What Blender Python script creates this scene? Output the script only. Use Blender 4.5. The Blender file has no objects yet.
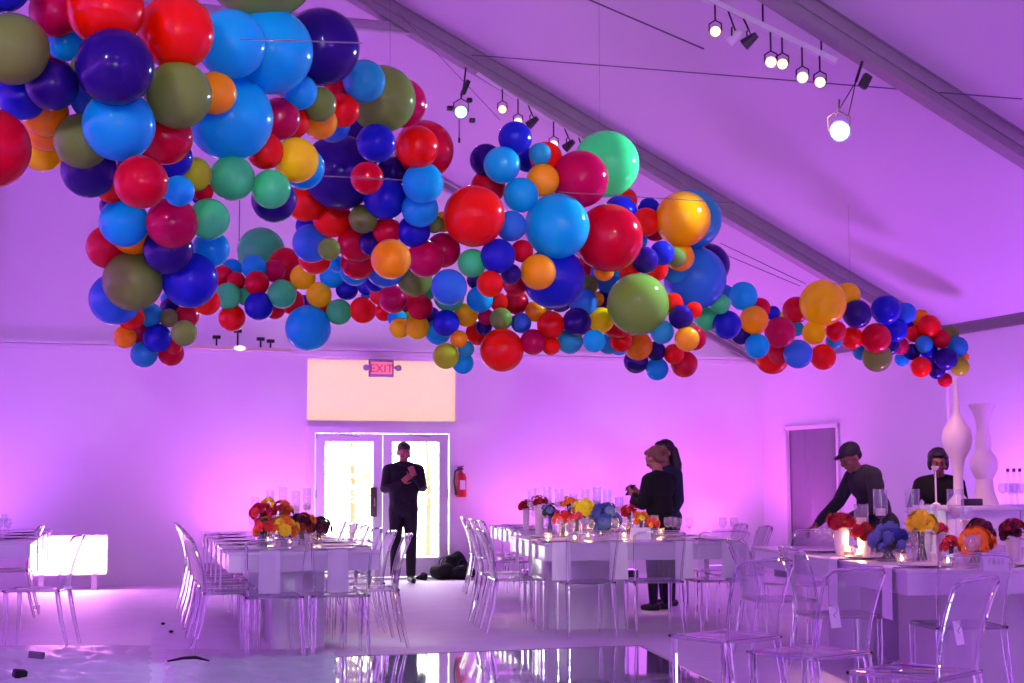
import bpy, bmesh, math, random
from mathutils import Vector, Matrix
random.seed(7)
PI = math.pi
SC = bpy.context.scene
COL = SC.collection

# ------------------------------------------------------------------ camera model
F, PITCH, ROLL, YAW, CAMH = 1500.0, 0.092, 0.003, 0.315, 1.27
CY, SY = math.cos(YAW), math.sin(YAW)
XR, YB, EAVE, SLOPE = 9.93, 19.07, 2.962, 0.494      # right wall, gable wall, eave height, roof slope

def W(xc, zc, z=0.0):
    "tent coordinates of a point xc to the right of and zc ahead of the photographer"
    return Vector((xc * CY + zc * SY, -xc * SY + zc * CY, z))
def ray(px, py):
    u, v = px - 512.0, 341.5 - py
    c, s = math.cos(ROLL), math.sin(ROLL)
    u, v = u * c + v * s, -u * s + v * c
    fwd = F * math.cos(PITCH) - v * math.sin(PITCH)
    up = v * math.cos(PITCH) + F * math.sin(PITCH)
    return u / fwd, up / fwd
def P(px, py, zc):
    a, b = ray(px, py)
    return W(a * zc, zc, CAMH + b * zc)
def G(px, py, h=0.0):
    a, b = ray(px, py)
    zc = (h - CAMH) / b
    return W(a * zc, zc, h)
def on_plane(px, py, axis, val):
    o = Vector((0, 0, CAMH)); d = P(px, py, 1.0) - o
    return o + d * ((val - o[axis]) / d[axis])
def on_roof(px, py, off=0.0):
    o = Vector((0, 0, CAMH)); d = P(px, py, 1.0) - o
    # z = EAVE + SLOPE*(XR-x) - off
    t = (EAVE + SLOPE * XR - off - o.z - SLOPE * o.x) / (d.z + SLOPE * d.x)
    return o + d * t
def heading(fx, fz):
    w = W(fx, fz)
    return math.atan2(-w.x, w.y)

cam = bpy.data.cameras.new('camera'); camo = bpy.data.objects.new('camera', cam); COL.objects.link(camo)
cam.sensor_width = 36; cam.lens = F * 36 / 1024; cam.clip_end = 200
camo.matrix_world = Matrix.Translation((0, 0, CAMH)) @ Matrix.Rotation(-YAW, 4, 'Z') @ Matrix.Rotation(PI / 2 + PITCH, 4, 'X') @ Matrix.Rotation(-ROLL, 4, 'Z')
SC.camera = camo
cam.dof.use_dof = False

# ------------------------------------------------------------------ materials
def srgb(r, g, b):
    f = lambda c: (c / 255 / 12.92) if c / 255 <= .04045 else ((c / 255 + .055) / 1.055) ** 2.4
    return (f(r), f(g), f(b), 1)
MATS = {}
def mat(name, col, rough=.5, metal=0, var=.06, scale=6, bump=0, bscale=20, trans=0, coat=0, emis=None, estr=0, ior=1.45, spec=.5, sss=0):
    if name in MATS: return MATS[name]
    m = bpy.data.materials.new(name); m.use_nodes = True
    nt = m.node_tree; b = nt.nodes['Principled BSDF']
    b.inputs['Roughness'].default_value = rough; b.inputs['Metallic'].default_value = metal
    b.inputs['Transmission Weight'].default_value = trans; b.inputs['Coat Weight'].default_value = coat
    b.inputs['IOR'].default_value = ior; b.inputs['Specular IOR Level'].default_value = spec
    b.inputs['Coat Roughness'].default_value = .05
    tc = nt.nodes.new('ShaderNodeTexCoord'); n = nt.nodes.new('ShaderNodeTexNoise'); n.inputs['Scale'].default_value = scale
    nt.links.new(tc.outputs['Object'], n.inputs['Vector'])
    mx = nt.nodes.new('ShaderNodeMix'); mx.data_type = 'RGBA'
    mx.inputs['A'].default_value = tuple(c * (1 - var) for c in col[:3]) + (1,)
    mx.inputs['B'].default_value = tuple(min(1, c * (1 + var)) for c in col[:3]) + (1,)
    nt.links.new(n.outputs['Fac'], mx.inputs['Factor']); nt.links.new(mx.outputs['Result'], b.inputs['Base Color'])
    if bump:
        n2 = nt.nodes.new('ShaderNodeTexNoise'); n2.inputs['Scale'].default_value = bscale; n2.inputs['Detail'].default_value = 4
        nt.links.new(tc.outputs['Object'], n2.inputs['Vector'])
        bp = nt.nodes.new('ShaderNodeBump'); bp.inputs['Strength'].default_value = bump
        nt.links.new(n2.outputs['Fac'], bp.inputs['Height']); nt.links.new(bp.outputs['Normal'], b.inputs['Normal'])
    if emis:
        b.inputs['Emission Color'].default_value = emis; b.inputs['Emission Strength'].default_value = estr
    MATS[name] = m
    return m
def thin(name, tint, rough=.03, ior=1.5, body=0.0, bodycol=(.8, .8, .85, 1)):
    "clear sheet: see-through with fresnel reflections, a faint body of its own"
    m = bpy.data.materials.new(name); m.use_nodes = True; nt = m.node_tree
    for x in list(nt.nodes): nt.nodes.remove(x)
    out = nt.nodes.new('ShaderNodeOutputMaterial'); tr = nt.nodes.new('ShaderNodeBsdfTransparent'); tr.inputs[0].default_value = tint
    gl = nt.nodes.new('ShaderNodeBsdfGlossy'); gl.inputs['Roughness'].default_value = rough
    lw_ = nt.nodes.new('ShaderNodeLayerWeight'); lw_.inputs['Blend'].default_value = .5
    pw = nt.nodes.new('ShaderNodeMath'); pw.operation = 'POWER'; pw.inputs[1].default_value = 4.0; nt.links.new(lw_.outputs['Facing'], pw.inputs[0])
    fr = nt.nodes.new('ShaderNodeMath'); fr.operation = 'MULTIPLY_ADD'; fr.inputs[1].default_value = .85; fr.inputs[2].default_value = ((ior - 1) / (ior + 1)) ** 2; nt.links.new(pw.outputs[0], fr.inputs[0])
    n = nt.nodes.new('ShaderNodeTexNoise'); n.inputs['Scale'].default_value = 9
    bp = nt.nodes.new('ShaderNodeBump'); bp.inputs['Strength'].default_value = .05
    nt.links.new(n.outputs['Fac'], bp.inputs['Height']); nt.links.new(bp.outputs['Normal'], gl.inputs['Normal'])
    mx = nt.nodes.new('ShaderNodeMixShader'); nt.links.new(fr.outputs[0], mx.inputs[0]); nt.links.new(tr.outputs[0], mx.inputs[1]); nt.links.new(gl.outputs[0], mx.inputs[2])
    last = mx
    if body:
        df = nt.nodes.new('ShaderNodeBsdfTranslucent'); df.inputs[0].default_value = bodycol
        d2 = nt.nodes.new('ShaderNodeBsdfDiffuse'); d2.inputs[0].default_value = bodycol
        ad = nt.nodes.new('ShaderNodeMixShader'); ad.inputs[0].default_value = .5
        nt.links.new(df.outputs[0], ad.inputs[1]); nt.links.new(d2.outputs[0], ad.inputs[2])
        m2 = nt.nodes.new('ShaderNodeMixShader'); m2.inputs[0].default_value = body
        nt.links.new(mx.outputs[0], m2.inputs[1]); nt.links.new(ad.outputs[0], m2.inputs[2]); last = m2
    nt.links.new(last.outputs[0], out.inputs[0])
    return m
def emit(name, col, s):
    m = bpy.data.materials.new(name); m.use_nodes = True; nt = m.node_tree
    b = nt.nodes['Principled BSDF']; b.inputs['Base Color'].default_value = (.15, .12, .12, 1)
    b.inputs['Emission Color'].default_value = col; b.inputs['Emission Strength'].default_value = s
    return m

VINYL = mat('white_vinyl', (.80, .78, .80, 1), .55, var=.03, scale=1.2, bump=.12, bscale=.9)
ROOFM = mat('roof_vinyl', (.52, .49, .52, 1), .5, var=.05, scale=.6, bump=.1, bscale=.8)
FLOORM = mat('white_carpet', (.88, .83, .88, 1), .6, var=.10, scale=3, bump=.15, bscale=60)
ALU = mat('dull_aluminium', (.27, .25, .26, 1), .45, metal=.3, var=.1, scale=10)
ALULT = mat('bright_aluminium', (.45, .42, .45, 1), .3, metal=.8)
BLACK = mat('black_metal', (.015, .015, .018, 1), .4)
WHITEP = mat('white_paint', (.78, .76, .78, 1), .35, var=.02)
LACQ = mat('white_lacquer', (.62, .58, .64, 1), .22, var=.04, coat=.3)
LINEN = mat('white_linen', (.80, .78, .80, 1), .8, var=.04, bump=.1, bscale=80)
CERAM = mat('white_ceramic', (.80, .70, .68, 1), .3, var=.03, coat=.2)
CHINA = mat('white_china', (.75, .73, .76, 1), .15, coat=.4)
ACRYL = thin('clear_polycarbonate', (.95, .94, .97, 1), .04, 1.5, .09, (.85, .83, .9, 1))
GLASSM = thin('thin_clear_glass', (.96, .96, .97, 1), .02, 1.5, .05, (.9, .9, .92, 1))
PANE = thin('door_glass', (.97, .98, .97, 1), .02, 1.35)
LEGM = mat('solid_clear_polycarbonate', (.96, .95, .98, 1), .02, trans=1, var=.01, ior=1.42)
WAX = mat('candle_wax', (.85, .75, .55, 1), .5)
FLAME = emit('flame', (1, .55, .18, 1), 60)
GREYC = mat('grey_cloth', (.20, .21, .22, 1), .85, bump=.3, bscale=6)
REDP = mat('red_paint', (.55, .02, .02, 1), .3, coat=.3)
BLKCLOTH = mat('black_cloth', (.008, .008, .010, 1), .9, spec=.2, bump=.2, bscale=25)
BLKNYL = mat('black_nylon', (.010, .010, .012, 1), .75, spec=.25, bump=.3, bscale=14)

# ------------------------------------------------------------------ helpers
def link(o, parent=None):
    COL.objects.link(o)
    if parent is not None: o.parent = parent
    return o
def obj(name, bm, m, parent=None, smooth=True, loc=None):
    me = bpy.data.meshes.new(name); bm.normal_update(); bm.to_mesh(me); bm.free()
    ms = m if isinstance(m, (list, tuple)) else [m]
    for x in ms: me.materials.append(x)
    if smooth:
        for p in me.polygons: p.use_smooth = True
        try: me.set_sharp_from_angle(angle=math.radians(38))
        except Exception: pass
    o = bpy.data.objects.new(name, me)
    if loc is not None: o.location = loc
    return link(o, parent)
def tag(o, label=None, cat=None, group=None, kind=None):
    if label: o['label'] = label
    if cat: o['category'] = cat
    if group: o['group'] = group
    if kind: o['kind'] = kind
    return o
def empty(name, loc=(0, 0, 0), rz=0.0):
    o = bpy.data.objects.new(name, None); o.location = loc; o.rotation_euler = (0, 0, rz); o.empty_display_size = .1
    return link(o)
def kids(o): return [c for c in bpy.data.objects if c.parent is o]
def dup(root, loc=None, rz=None, label=None, group=None, children=None):
    def rec(o, par):
        c = o.copy(); COL.objects.link(c)
        if par is not None: c.parent = par
        for ch in CH.get(o.name, []): rec(ch, c)
        return c
    r = rec(root, None)
    if loc is not None: r.location = loc
    if rz is not None: r.rotation_euler = (0, 0, rz)
    if label: r['label'] = label
    if group: r['group'] = group
    return r
CH = {}
def register(o):
    "remember the children of a prototype for quick copying"
    CH[o.name] = [c for c in COL.objects if c.parent == o]
    for c in CH[o.name]: register(c)
def box(bm, c, s, rot=None, bevel=0, mi=0):
    r = bmesh.ops.create_cube(bm, size=1); vs = r['verts']
    M = Matrix.Translation(Vector(c)) @ (rot if rot is not None else Matrix.Identity(4)) @ Matrix.Diagonal((s[0], s[1], s[2], 1))
    bmesh.ops.transform(bm, matrix=M, verts=vs)
    fs = set(f for v in vs for f in v.link_faces)
    if bevel:
        es = set(e for f in fs for e in f.edges)
        q = bmesh.ops.bevel(bm, geom=list(es), offset=bevel, segments=2, affect='EDGES', profile=.5)
        fs = set(q['faces']) | set(f for f in fs if f.is_valid)
    for f in fs:
        if f.is_valid: f.material_index = mi
def lathe(bm, prof, seg=24, M=None, mi=0):
    "prof: (radius, height) from bottom to top"
    rings = []
    for r, z in prof:
        if r < 1e-5:
            v = [bm.verts.new((0, 0, z))]
        else:
            v = [bm.verts.new((r * math.cos(2 * PI * k / seg), r * math.sin(2 * PI * k / seg), z)) for k in range(seg)]
        rings.append(v)
    fs = []
    for a, b in zip(rings, rings[1:]):
        for k in range(seg):
            k2 = (k + 1) % seg
            if len(a) == 1 and len(b) == 1: break
            if len(a) == 1: fs.append(bm.faces.new((a[0], b[k2], b[k])))
            elif len(b) == 1: fs.append(bm.faces.new((a[k], a[k2], b[0])))
            else: fs.append(bm.faces.new((a[k], a[k2], b[k2], b[k])))
    for f in fs: f.material_index = mi; f.smooth = True
    if M is not None: bmesh.ops.transform(bm, matrix=M, verts=[v for r in rings for v in r])
    return [v for r in rings for v in r]
def frame_of(d):
    d = d.normalized(); a = Vector((0, 0, 1)) if abs(d.z) < .95 else Vector((1, 0, 0))
    x = d.cross(a).normalized(); y = d.cross(x).normalized()
    return x, y
def tube(bm, pts, rad, seg=8, cap=True, mi=0, flat=1.0):
    pts = [Vector(p) for p in pts]
    if not hasattr(rad, '__len__'): rad = [rad] * len(pts)
    rings = []; px = None
    for i, p in enumerate(pts):
        d = (pts[min(i + 1, len(pts) - 1)] - pts[max(i - 1, 0)])
        x, y = frame_of(d)
        if px is not None:
            x = (px - d.normalized() * px.dot(d.normalized())).normalized(); y = d.normalized().cross(x)
        px = x
        rings.append([bm.verts.new(p + x * rad[i] * math.cos(2 * PI * k / seg) + y * rad[i] * flat * math.sin(2 * PI * k / seg)) for k in range(seg)])
    for a, b in zip(rings, rings[1:]):
        for k in range(seg):
            f = bm.faces.new((a[k], a[(k + 1) % seg], b[(k + 1) % seg], b[k])); f.material_index = mi
    if cap:
        for r in (rings[0], rings[-1]):
            try: bm.faces.new(r).material_index = mi
            except Exception: pass
def ball(bm, c, r, sub=2, s=(1, 1, 1), rot=None, mi=0):
    q = bmesh.ops.create_icosphere(bm, subdivisions=sub, radius=1)
    M = Matrix.Translation(Vector(c)) @ (rot if rot is not None else Matrix.Identity(4)) @ Matrix.Diagonal((r * s[0], r * s[1], r * s[2], 1))
    bmesh.ops.transform(bm, matrix=M, verts=q['verts'])
    for v in q['verts']:
        for f in v.link_faces: f.material_index = mi
def beam_rot(d, up=Vector((0, 0, 1))):
    x = d.normalized(); y = up.cross(x).normalized(); z = x.cross(y)
    return Matrix((x, y, z)).transposed().to_4x4()
ORD = ['first', 'second', 'third', 'fourth', 'fifth', 'sixth', 'seventh', 'eighth', 'ninth', 'tenth', 'eleventh', 'twelfth', 'thirteenth',
       'fourteenth', 'fifteenth', 'sixteenth', 'seventeenth', 'eighteenth', 'nineteenth', 'twentieth', 'twenty-first', 'twenty-second', 'twenty-third']

# ------------------------------------------------------------------ the tent
def struct(name, bm, m, **k):
    return tag(obj(name, bm, m, **k), kind='structure')
YF = -7.6; XL = -XR; RIDGE = EAVE + SLOPE * XR
bm = bmesh.new(); box(bm, (0, (YB + YF) / 2, -.05), (2 * XR + .4, YB - YF + .4, .1)); struct('floor', bm, FLOORM, smooth=False)
# roof: two slopes built as thick slabs
for nm, s in (('ceiling', 1), ('ceiling_left', -1)):
    bm = bmesh.new(); nseg = 12
    vs = []
    for i in range(25):
        y = YF - .1 + (YB - YF + .2) * i / 24
        vs.append([bm.verts.new((s * XR * 1.01 * j / nseg, y, RIDGE - SLOPE * XR * 1.01 * j / nseg)) for j in range(nseg + 1)])
    for a, b in zip(vs, vs[1:]):
        for j in range(nseg): bm.faces.new((a[j], a[j + 1], b[j + 1], b[j]))
    r = bmesh.ops.extrude_face_region(bm, geom=bm.faces[:])
    bmesh.ops.translate(bm, vec=(0, 0, .05), verts=[v for v in r['geom'] if isinstance(v, bmesh.types.BMVert)])
    bmesh.ops.recalc_face_normals(bm, faces=bm.faces[:])
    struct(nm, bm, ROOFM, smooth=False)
# gable wall with door opening and the lit panel over the door
pD = lambda px, py: on_plane(px, py, 1, YB)
xa, xb = pD(306, 500).x, pD(456, 500).x
zd = pD(380, 427).z; zt0, zt1 = pD(380, 421).z, pD(380, 360).z
TH = .06
def wallbox(bm, x0, x1, z0, z1, y=YB): box(bm, ((x0 + x1) / 2, y + TH / 2, (z0 + z1) / 2), (x1 - x0, TH, z1 - z0))
bm = bmesh.new()
wallbox(bm, -XR, xa, 0, EAVE); wallbox(bm, xb, XR, 0, EAVE); wallbox(bm, xa, xb, zd, zt0); wallbox(bm, xa, xb, zt1, EAVE)
t0 = [bm.verts.new(p) for p in ((-XR, YB, EAVE), (XR, YB, EAVE), (0, YB, RIDGE))]
t1 = [bm.verts.new((v.co.x, YB + TH, v.co.z)) for v in t0]
bm.faces.new(t0); bm.faces.new(t1[::-1])
for i in range(3): bm.faces.new((t0[i], t1[i], t1[(i + 1) % 3], t0[(i + 1) % 3]))
struct('wall_back', bm, VINYL, smooth=False)
# right wall with a curtained doorway
pR = lambda px, py: on_plane(px, py, 0, XR)
ya, yb = pR(788, 500).y, pR(840, 500).y; zr = pR(812, 427).z
bm = bmesh.new()
def sidebox(y0, y1, z0, z1): box(bm, (XR + TH / 2, (y0 + y1) / 2, (z0 + z1) / 2), (TH, abs(y1 - y0), z1 - z0))
sidebox(ya, YB, 0, EAVE); sidebox(YF, yb, 0, EAVE); sidebox(yb, ya, zr, EAVE)
struct('wall_right', bm, VINYL, smooth=False)
bm = bmesh.new(); box(bm, (XL - TH / 2, (YB + YF) / 2, EAVE / 2), (TH, YB - YF, EAVE)); struct('wall_left', bm, VINYL, smooth=False)
# front wall behind the photographer, with an added opening that lets in neutral light
bm = bmesh.new()
for x0, x1, z0, z1 in ((-XR, -1.6, 0, EAVE), (1.6, XR, 0, EAVE), (-1.6, 1.6, 2.4, EAVE)):
    box(bm, ((x0 + x1) / 2, YF - TH / 2, (z0 + z1) / 2), (x1 - x0, TH, z1 - z0))
t0 = [bm.verts.new(p) for p in ((-XR, YF, EAVE), (XR, YF, EAVE), (0, YF, RIDGE))]
t1 = [bm.verts.new((v.co.x, YF - TH, v.co.z)) for v in t0]
bm.faces.new(t0[::-1]); bm.faces.new(t1)
for i in range(3): bm.faces.new((t0[i], t0[(i + 1) % 3], t1[(i + 1) % 3], t1[i]))
struct('wall_front', bm, VINYL, smooth=False)
# outdoor ground
bm = bmesh.new(); box(bm, (0, YB + 8, -.12), (40, 15.6, .1)); box(bm, (0, YF - 6, -.12), (30, 11.5, .1))
struct('ground', bm, mat('pale_gravel', (.55, .52, .45, 1), .9, bump=.3), smooth=False)
# curtain in the side doorway
bm = bmesh.new(); n = 40; rows = []
for j in range(9):
    z = .02 + (zr + .0) * j / 8
    rows.append([bm.verts.new((XR + .035 + .012 * math.sin(i * .5 + .3 * math.sin(j)) + .005 * math.sin(i * 1.3 + j * .4), yb - .02 + (ya - yb + .04) * i / n, z)) for i in range(n + 1)])
for a, b in zip(rows, rows[1:]):
    for i in range(n): bm.faces.new((a[i], b[i], b[i + 1], a[i + 1]))
r = bmesh.ops.extrude_face_region(bm, geom=bm.faces[:]); bmesh.ops.translate(bm, vec=(.012, 0, 0), verts=[v for v in r['geom'] if isinstance(v, bmesh.types.BMVert)])
bmq = bmesh.new(); box(bmq, (XR + .1, (ya + yb) / 2, zr / 2), (.02, abs(ya - yb) + .1, zr + .1)); struct('door_2', bmq, GREYC, smooth=False)
tag(obj('curtain', bm, GREYC), 'flat grey cloth curtain closing the side doorway right of the corner', 'curtain')
bm = bmesh.new()
for y in (ya, yb): box(bm, (XR - .005, y, zr / 2), (.05, .05, zr))
box(bm, (XR - .005, (ya + yb) / 2, zr), (.05, abs(ya - yb) + .05, .05)); struct('trim_2', bm, VINYL, smooth=False)

# rafters, purlins, eave beams: the frame moves as one with the tent
def beam(name, a, b, w, h, up=Vector((0, 0, 1)), m=ALU, grooves=True):
    a, b = Vector(a), Vector(b); d = b - a; R_ = beam_rot(d, up); L = d.length; bm = bmesh.new(); mid = (a + b) / 2
    box(bm, mid, (L, w * .62, h), R_)
    for s in (-1, 1):
        off = R_ @ Vector((0, 0, s * h / 2, ))
        box(bm, mid + Vector(off[:3]), (L, w, h * .16), R_)
        off = R_ @ Vector((0, s * w * .36, 0))
        box(bm, mid + Vector(off[:3]), (L, w * .1, h * .25), R_)
    return struct(name, bm, m, smooth=False)
k = 10
bays = [YB - .07, YB - 4.446, YB - 8.892, YB - 13.338, YB - 17.784, YB - 22.23]
for i, y in enumerate(bays):
    for s in (1, -1):
        foot = (s * (XR - .08), y, EAVE - .06); top = (0, y, RIDGE - .10)
        beam('trim_%d' % k, foot, top, .16 if i else .07, .2 if i else .06); k += 1
    if i:
        for s in (1, -1):
            bm = bmesh.new(); box(bm, (s * (XR - .015), y, EAVE / 2), (.03, .12, EAVE)); struct('trim_%d' % k, bm, VINYL, smooth=False); k += 1
for s in (1, -1):
    beam('trim_%d' % k, (s * (XR - .03), YF, EAVE - .03), (s * (XR - .03), YB - .08, EAVE - .03), .07, .11); k += 1
# tie beam between the far rafters, seen at the upper left of the photo
tb = on_plane(428, 31, 1, bays[1]); beam('trim_%d' % k, (-tb.x + .15, bays[1], tb.z), (tb.x - .1, bays[1], tb.z), .08, .09, m=ALULT); k += 1
# beam across the gable at eave height
bm = bmesh.new(); box(bm, (0, YB - .03, EAVE + .0), (2 * XR - .1, .06, .035)); box(bm, (0, YB - .02, EAVE - .06), (2 * XR - .1, .03, .05))
struct('trim_3', bm, VINYL, smooth=False)
# gable post seen at the far left
xg = pD(1, 260).x; bm = bmesh.new(); box(bm, (xg - .1, YB - .05, (EAVE + RIDGE) / 2 - .3), (.14, .09, RIDGE - EAVE - .8)); struct('trim_4', bm, VINYL, smooth=False)

# translucent panel above the door (window_1)
bm = bmesh.new(); box(bm, ((xa + xb) / 2, YB + .03, (zt0 + zt1) / 2), (xb - xa, .01, zt1 - zt0))
tm = bpy.data.materials.new('translucent_vinyl'); tm.use_nodes = True; nt = tm.node_tree
for x in list(nt.nodes): nt.nodes.remove(x)
o_ = nt.nodes.new('ShaderNodeOutputMaterial'); a_ = nt.nodes.new('ShaderNodeBsdfTranslucent'); a_.inputs[0].default_value = (.62, .45, .38, 1)
d_ = nt.nodes.new('ShaderNodeBsdfDiffuse'); d_.inputs[0].default_value = (.7, .7, .7, 1); m_ = nt.nodes.new('ShaderNodeMixShader'); m_.inputs[0].default_value = .35
nt.links.new(a_.outputs[0], m_.inputs[1]); nt.links.new(d_.outputs[0], m_.inputs[2]); nt.links.new(m_.outputs[0], o_.inputs[0])
struct('window_1', bm, tm, smooth=False)
# double glass door
fr = empty('door_1', ((xa + xb) / 2, YB, 0)); tag(fr, kind='structure')
def L(px, py, dy=0): 
    p = pD(px, py); return p.x - (xa + xb) / 2, p.z
w = xb - xa; bm = bmesh.new()
for x in (-w / 2 + .05, w / 2 - .05): box(bm, (x, 0, (zd - .08) / 2), (.1, .132, zd - .08))
box(bm, (0, 0, zd - .04), (w, .14, .08)); box(bm, (0, 0, .012), (w, .2, .024)); obj('door_frame', bm, WHITEP, fr, smooth=False)
for s in (-1, 1):
    lw = (w - .24) / 2; cx = s * (lw / 2 + .005)
    bm = bmesh.new(); st = .12; z0, z1 = .03, zd - .09
    box(bm, (cx - lw / 2 + st / 2, 0, (z0 + z1) / 2), (st, .045, z1 - z0)); box(bm, (cx + lw / 2 - st / 2, 0, (z0 + z1) / 2), (st, .045, z1 - z0))
    box(bm, (cx, 0, z1 - .05), (lw - 2 * st, .045, .1)); box(bm, (cx, 0, z0 + .12), (lw - 2 * st, .045, .24))
    leaf = obj('door_leaf', bm, WHITEP, fr, smooth=False)
    bm = bmesh.new(); box(bm, (cx, 0, (z0 + .24 + z1 - .1) / 2), (lw - 2 * st, .008, z1 - .1 - z0 - .24)); obj('pane', bm, PANE, leaf, smooth=False)
    bm = bmesh.new(); box(bm, (cx + s * (lw / 2 - .26), -.045, z1 + .02), (.36, .035, .03)); box(bm, (cx + s * (lw / 2 - .4), -.06, z1 - .02), (.3, .012, .012), Matrix.Rotation(.12, 4, 'Y'))
    obj('door_closer', bm, ALULT, leaf, smooth=False)
    for hz in (.3, 1.1, 1.85):
        bm = bmesh.new(); tube(bm, [(s * (w / 2 - .12), -.03, hz - .05), (s * (w / 2 - .12), -.03, hz + .05)], .009); obj('hinge', bm, ALULT, leaf)
bm = bmesh.new(); hx, hz = L(373, 502); box(bm, (hx, -.035, hz), (.085, .015, .38), bevel=.004); box(bm, (hx + .01, -.07, hz), (.02, .06, .1), bevel=.004)
obj('push_plate', bm, mat('brown_metal', (.16, .10, .11, 1), .4, metal=.5), fr)

# simple garden beyond the door glass
def shrub(loc, h, r, c, name, lab, cat, seed):
    random.seed(seed); root = empty(name, loc)
    bm = bmesh.new()
    for i in range(160):
        a = random.uniform(0, 2 * PI); rr = r * random.random() ** .5; z = h * (.35 + .65 * random.random())
        q = Vector((rr * math.cos(a), rr * math.sin(a), z)); n = Vector((random.gauss(0, 1), random.gauss(0, 1), random.gauss(0, 1))).normalized(); x, y = frame_of(n); s = .13
        vs = [bm.verts.new(q + x * s * u + y * s * v * .5) for u, v in ((-1, 0), (0, -1), (1, 0), (0, 1))]; bm.faces.new(vs)
    obj('foliage', bm, c, root)
    bm = bmesh.new(); tube(bm, [(0, 0, 0), (.02, 0, h * .5), (-.03, .04, h * .9)], [.05, .04, .02]); obj('trunk', bm, mat('bark', (.3, .2, .12, 1), .9), root)
    tag(root, lab, cat); return root
YG = mat('yellow_leaves', (.80, .78, .42, 1), .7); PGR = mat('pale_leaves', (.62, .66, .45, 1), .7)
p = P(352, 500, 24); shrub((p.x, p.y, -.07), 2.6, .45, YG, 'tree', 'slim yellow-leaved tree outside the left glass door', 'tree', 3)
p = P(428, 500, 27); shrub((p.x, p.y, -.07), 2.4, .6, PGR, 'bush', 'pale green bush outside the right glass door', 'bush', 4)
# ------------------------------------------------------------------ balloons
CN = {'R': ('bright red', (236, 24, 2)), 'C': ('crimson', (200, 4, 34)), 'M': ('magenta', (188, 4, 70)), 'O': ('orange', (250, 168, 2)),
      'Y': ('golden yellow', (248, 212, 8)), 'G': ('olive green', (122, 156, 60)), 'E': ('emerald green', (70, 218, 130)), 'H': ('yellow green', (180, 212, 34)),
      'B': ('royal blue', (20, 34, 180)), 'N': ('navy', (34, 12, 112)), 'L': ('sky blue', (10, 182, 228)), 'T': ('dusty blue', (34, 160, 190)), 'P': ('periwinkle blue', (44, 122, 208))}
def latex(k):
    r, g, b = CN[k][1]; c = srgb(r, g, b)
    m = mat('latex_' + CN[k][0].replace(' ', '_'), c, .10, var=.05, scale=3, coat=.12, spec=.3)
    nt = m.node_tree; b_ = nt.nodes['Principled BSDF']; out = nt.nodes['Material Output']
    t = nt.nodes.new('ShaderNodeBsdfTranslucent'); t.inputs[0].default_value = tuple(min(1, x * 1.5 + .01) for x in c[:3]) + (1,)
    mx = nt.nodes.new('ShaderNodeMixShader'); mx.inputs[0].default_value = .3 if k in 'EGHYL' else .2
    nt.links.new(b_.outputs[0], mx.inputs[1]); nt.links.new(t.outputs[0], mx.inputs[2]); nt.links.new(mx.outputs[0], out.inputs[0])
    return m
def lerp_tab(tab, x):
    for (x0, y0), (x1, y1) in zip(tab, tab[1:]):
        if x <= x1: return y0 + (y1 - y0) * max(0, (x - x0)) / (x1 - x0)
    return tab[-1][1]
MAIN = [(-40, 6.4), (120, 6.6), (230, 7.4), (350, 8.6), (450, 10.2), (600, 10.8), (700, 12.2), (780, 13.6), (950, 15.6)]
ZONES = []
ZONES.append(('upper left mass', lambda x, y: lerp_tab(MAIN, x), '''
115 67 38 N;176 32 37 R;119 125 35 L;105 8 38 R;13 49 35 G;260 -42 60 G;231 44 34 L;52 84 26 N;178 95 33 G;90 70 19 G;55 12 25 M;65 43 18 L;3 -14 26 B;
22 96 24 B;82 141 27 G;93 98 22 P;52 57 10 R;215 93 21 O;230 118 42 L;270 51 42 L;-10 148 39 C;45 113 23 O;47 129 22 O;42 150 21 Y;89 170 27 N;300 92 17 L;
321 47 38 N;141 182 26 C;165 137 27 C;138 163 20 M;172 158 20 B;179 191 15 L;194 174 17 H;112 188 15 R;203 192 10 C;232 178 22 E;271 189 19 E;265 151 18 R;
296 160 22 Y;279 119 21 M;291 121 18 R;319 104 17 G;320 122 17 O;303 168 21 L;274 200 22 N;364 81 21 T;342 110 17 R;337 92 14 C;333 125 17 P;200 197 8 B'''))
ZONES.append(('inner left mass', lambda x, y: lerp_tab(MAIN, x) + .2, '''
376 143 19 B;367 178 16 C;417 147 21 R;423 183 20 L;382 99 33 G;420 209 18 L;385 198 21 B;392 172 15 N;424 150 29 C;402 103 24 M;340 172 37 N;305 202 19 R;
414 231 16 B;363 219 14 G;332 218 19 R;391 259 19.5 O;387 231 14 C;425 259 18 M;371 243 12 N;443 250 17 M;329 249 11 G;357 243 19 C;312 243 19 P;309 226 13 B;
358 262 17 C;385 267 20 P;415 279 17 G;315 258 16 R;434 224 9 G;443 222 10 O;350 142 26 N;355 270 15 L;337 264 8 L;375 283 9 B'''))
ZONES.append(('lower left bunch', lambda x, y: 7.4 + (y - 220) * .006, '''
172 223 25 M;124 222 24 L;168 250 24 N;209 219 20 E;133 233 21 O;133 281 29 G;115 207 15 N;190 280 27 B;108 247 21 C;211 249 18 L;115 299 25 P;
131 317 13 R;150 315 12 T;169 318 9 G;157 338 14 B;184 333 12.5 G;187 316 12 C;172 309 12 N;168 299 7 L;125 337 11 O;138 331 12 M;144 354 13 T;174 346 8 C;171 353 12.5 C;207 302 13 R'''))
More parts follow.
